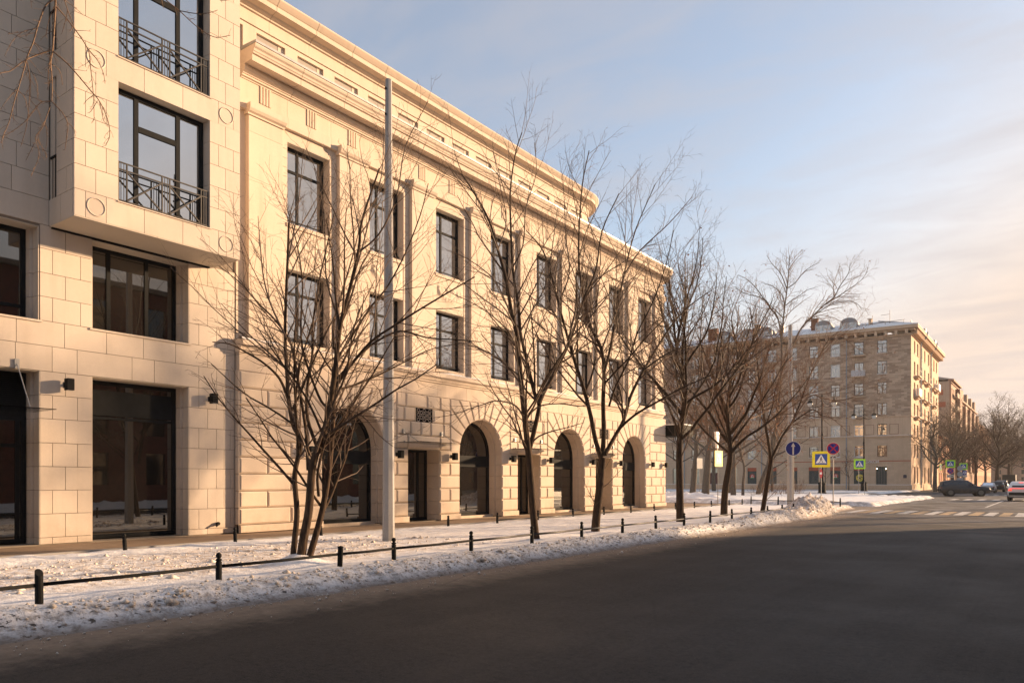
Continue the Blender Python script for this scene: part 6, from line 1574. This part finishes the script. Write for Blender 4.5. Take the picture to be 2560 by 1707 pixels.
for i, (x, y, h, sp_) in enumerate([(1.5, 132, 15.5, .85), (1.0, 148, 16, .85), (-.5, 166, 17.5, .8), (-9.6, 180, 18.5, .7), (-8.6, 203, 20, .7), (-6, 232, 20, .7), (-10.5, 262, 21, .7), (3.0, 116, 12, .6)]):
    d_ = FW[0] * x + FW[1] * y; X_ = CX + F_PX * (RT[0] * x + RT[1] * y) / d_
    park_tree(X_, 1220, h, .42, 80 + i, ['wide bare tree with a light crown at the right edge of the photo', 'bare tree behind the wide one at the right edge', 'bare tree on the far right, third from the white car', 'tall bare tree in the middle of the far street', 'dark bare tree closing the left side of the far street', 'bare tree deep in the far street', 'last bare tree visible down the far street', 'bare tree beside the white car, mostly outside the photo'][i], .22, 14, sp_, (0, 0), 0, 'twig', 'trees lining the far street', 1.6, d=d_)
# --- hanging twigs from a tree standing left of the frame
d0 = 8.6
def hang(rows, dz=0): return traced(rows, d0, 3.483, 0, 0, 4)
HB = traced([
    ([(480, -260), (484, -60), (478, 130), (466, 320), (455, 450), (440, 560), (455, 720), (450, 880)], 10.6, 4.2, .1),
    ([(480, -10), (400, 50), (350, 170), (320, 260), (290, 370), (240, 490), (210, 600), (160, 770), (120, 900), (80, 1060), (30, 1180), (10, 1250)], 8.8, 3.0, -.3),
    ([(445, 440), (300, 490), (200, 540), (90, 620), (0, 640), (-80, 700)], 8.1, 3.0, -.5),
    ([(490, 60), (600, 190), (760, 420), (790, 600), (815, 850), (820, 1050)], 6.2, 2.6, .3),
    ([(460, 450), (600, 570), (780, 780), (870, 890), (940, 1050), (955, 1180), (920, 1270)], 6.9, 2.6, .4),
    ([(450, 885), (350, 900), (220, 1060), (100, 1150), (20, 1190)], 5.0, 2.3, -.2),
    ([(455, 890), (540, 980), (590, 1080), (580, 1200), (565, 1310)], 4.8, 2.3, .2), ([(590, 1070), (640, 1120), (658, 1190)], 3.1, 1.9, .1),
    ([(440, 920), (370, 1110), (310, 1200), (340, 1350), (270, 1540)], 4.8, 2.3, -.1), ([(320, 1220), (390, 1320), (405, 1380)], 3.1, 1.9, .1), ([(300, 1250), (225, 1400)], 3.1, 1.9, .1), ([(395, 1060), (410, 1200), (400, 1300)], 3.1, 1.9, .1),
    ([(235, 540), (260, 680), (255, 880), (230, 1100), (180, 1280)], 5.0, 2.3, .3), ([(260, 600), (320, 720), (330, 860)], 3.5, 1.9, .1), ([(255, 860), (330, 960), (360, 1060)], 3.1, 1.9, .1),
    ([(760, 420), (850, 530), (900, 640), (915, 730)], 4.0, 2.3, .1), ([(440, 480), (420, 640), (418, 790)], 3.8, 1.9, .2), ([(450, 560), (520, 620), (545, 740)], 3.5, 1.9, .2),
    ([(540, -80), (560, 0), (600, 120), (650, 250), (640, 310)], 5.0, 2.3, .2), ([(560, 0), (640, 60), (720, 130)], 3.5, 1.9, .2), ([(590, 100), (560, 220), (540, 290)], 3.5, 1.9, .1), ([(320, 250), (200, 280), (110, 360), (40, 490)], 4.4, 1.9, -.3), ([(200, 280), (120, 290), (65, 298)], 3.1, 1.9, -.1),
    ([(160, 770), (80, 850), (0, 960)], 3.8, 1.9, -.2), ([(160, 790), (220, 860), (240, 960)], 3.1, 1.9, .1), ([(470, 60), (420, 200), (400, 320)], 3.5, 1.9, .1), ([(300, 370), (380, 450), (430, 480)], 3.1, 1.9, .1), ([(110, -90), (160, -20), (190, 10)], 4.8, 2.3, 0), ([(250, -60), (270, 20), (275, 70)], 3.8, 1.9, 0),
    ([(870, 890), (900, 1040), (935, 1090)], 3.1, 1.9, .1), ([(815, 830), (760, 870), (730, 910)], 3.1, 1.9, .1), ([(850, 880), (800, 960), (775, 985)], 3.1, 1.9, .1),
    ([(1380, -120), (1420, -20), (1560, 95), (1715, 235), (1866, 325), (2005, 310)], 6.2, 2.6, .3), ([(1560, 95), (1700, 120), (1800, 118), (1895, 90)], 4.4, 2.3, .1), ([(1400, -40), (1420, 60), (1430, 80)], 3.1, 1.9, .1), ([(1850, -60), (1920, 5), (2030, -5)], 3.8, 1.9, 0),
], d0, 3.483, 0, 0, 4)
top = np.array((-10.4, 2.2, 9.4)); base = np.array((-11.2, .6, .1))
tr_pts = smooth_path([base - [0, 0, .2], (-11.1, .8, 3.0), (-10.9, 1.3, 6.2), (-10.5, 2.0, 8.8), top + [0, 0, 1.2]], 5); HB.append((tr_pts, np.linspace(.17, .05, len(tr_pts))))
starts = [h_[0][0] for h_ in HB[:-1] if (HY - (h_[0][0][2] - CAMH) * F_PX / (FW[0] * h_[0][0][0] + FW[1] * h_[0][0][1])) < -8]
for st_ in starts:
    m_ = st_ * .6 + top * .4 + [0, 0, .9]; p_ = smooth_path([top, m_, st_], 5); HB.append((p_, np.linspace(.028, .014, len(p_))))
HANG = [dict(per_m=16, len=(.05, .17), ang=.8, up=-.05, wander=.12, seg=4, start=.12, ref=1.0), dict(per_m=9, len=(.015, .05), ang=.8, up=-.02, wander=.1, seg=3, start=.3, ref=.12)]
make_tree('hanging_tree', 'bare tree standing left of the photo, thin twigs drooping across the upper left windows', tuple(base), HB, rt(9), HANG, M['bark'], plain('warm brown hanging twigs', (.16, .095, .055), .7, 0, .25, 9), None, 0, .0024, .03)
# --- trees on the opposite pavement, outside the frame, that dapple the sunlight
for i, (x, y, h) in enumerate(((4.5, 46.6, 10), (4.8, 53.5, 11), (4.5, 62, 10))):
    r_ = rt(120 + i); make_tree('street_tree', ['bare tree across the street nearest its low brick house', 'middle bare tree across the street beyond the low brick house', 'farthest bare tree across the street before the square'][i], (x, y, .05), fan(r_, (x, y, .05), 0, .16, 3.0, 9, (0, 0), h, .6), r_, [dict(PARK[0], per_m=2.4), dict(PARK[1], per_m=2.6)], M['bark'], M['twig'], 'bare trees across the street', 0, .008, .03)
# ================================================================ BUSHES
def bush(label, x, y, n, h, spread, seed, twig):
    r_ = rt(seed); t = thing('bare_bush', label, 'bush', (x, y, .15)); L_ = []
    for i in range(n):
        a = r_.rand() * 6.28; q = spread * math.sqrt(r_.rand()); b = np.array([x + q * math.cos(a), y + q * math.sin(a), .1]); d = np.array([math.cos(a) * .25 * q / spread, math.sin(a) * .25 * q / spread, 1]) + r_.randn(3) * .1; hh = h * (.6 + .5 * r_.rand()); P = [b]
        for k in range(6): d = d + r_.randn(3) * .1; d /= np.linalg.norm(d); P.append(P[-1] + d * hh / 6)
        L_.append((np.array(P), np.linspace(.014, .006, 7)))
    tw = []
    for pts, rad in L_: tw += sprout(r_, pts, rad, 5, (.2 * h, .45 * h), .5, .02, .1, 4, .2, .7, .006)
    v, q = tubes(L_ + tw, lambda r: 3); np_mesh('stem', v, q, twig, t)
p = at(2196, 1222, 130); bush('round leafless brown bush by the shop entrance of the brown block', p.x, p.y, 150, 3.2, 2.4, 51, M['twigred'])
bush('low bare shrub in the snow left of the far concrete mast', -25.0, 80.5, 46, 1.5, 1.6, 52, M['twigred'])
bush('low bare shrub in the snow right of the leaning tree', -23.2, 82.5, 40, 1.4, 1.3, 53, M['twigred'])
p = at(1990, 1226, 108); bush('thin bare shrub beside the far concrete mast', p.x, p.y, 40, 1.9, 1.0, 54, M['twigred'])

# ================================================================ AIR
hz = NT('winter haze'); hz.n.remove(hz.b); pv_ = hz.n.new('ShaderNodeVolumePrincipled'); pv_.inputs['Color'].default_value = (.93, .92, .92, 1); pv_.inputs['Density'].default_value = HAZE; pv_.inputs['Anisotropy'].default_value = .35
hz.l.new(pv_.outputs[0], hz.n['Material Output'].inputs['Volume'])
mb = MB(); mb.box((-310, -210, -1.0), (310, 610, 34)); kind(mb.build('haze', hz.m), 'stuff', 'thin winter haze filling the street')
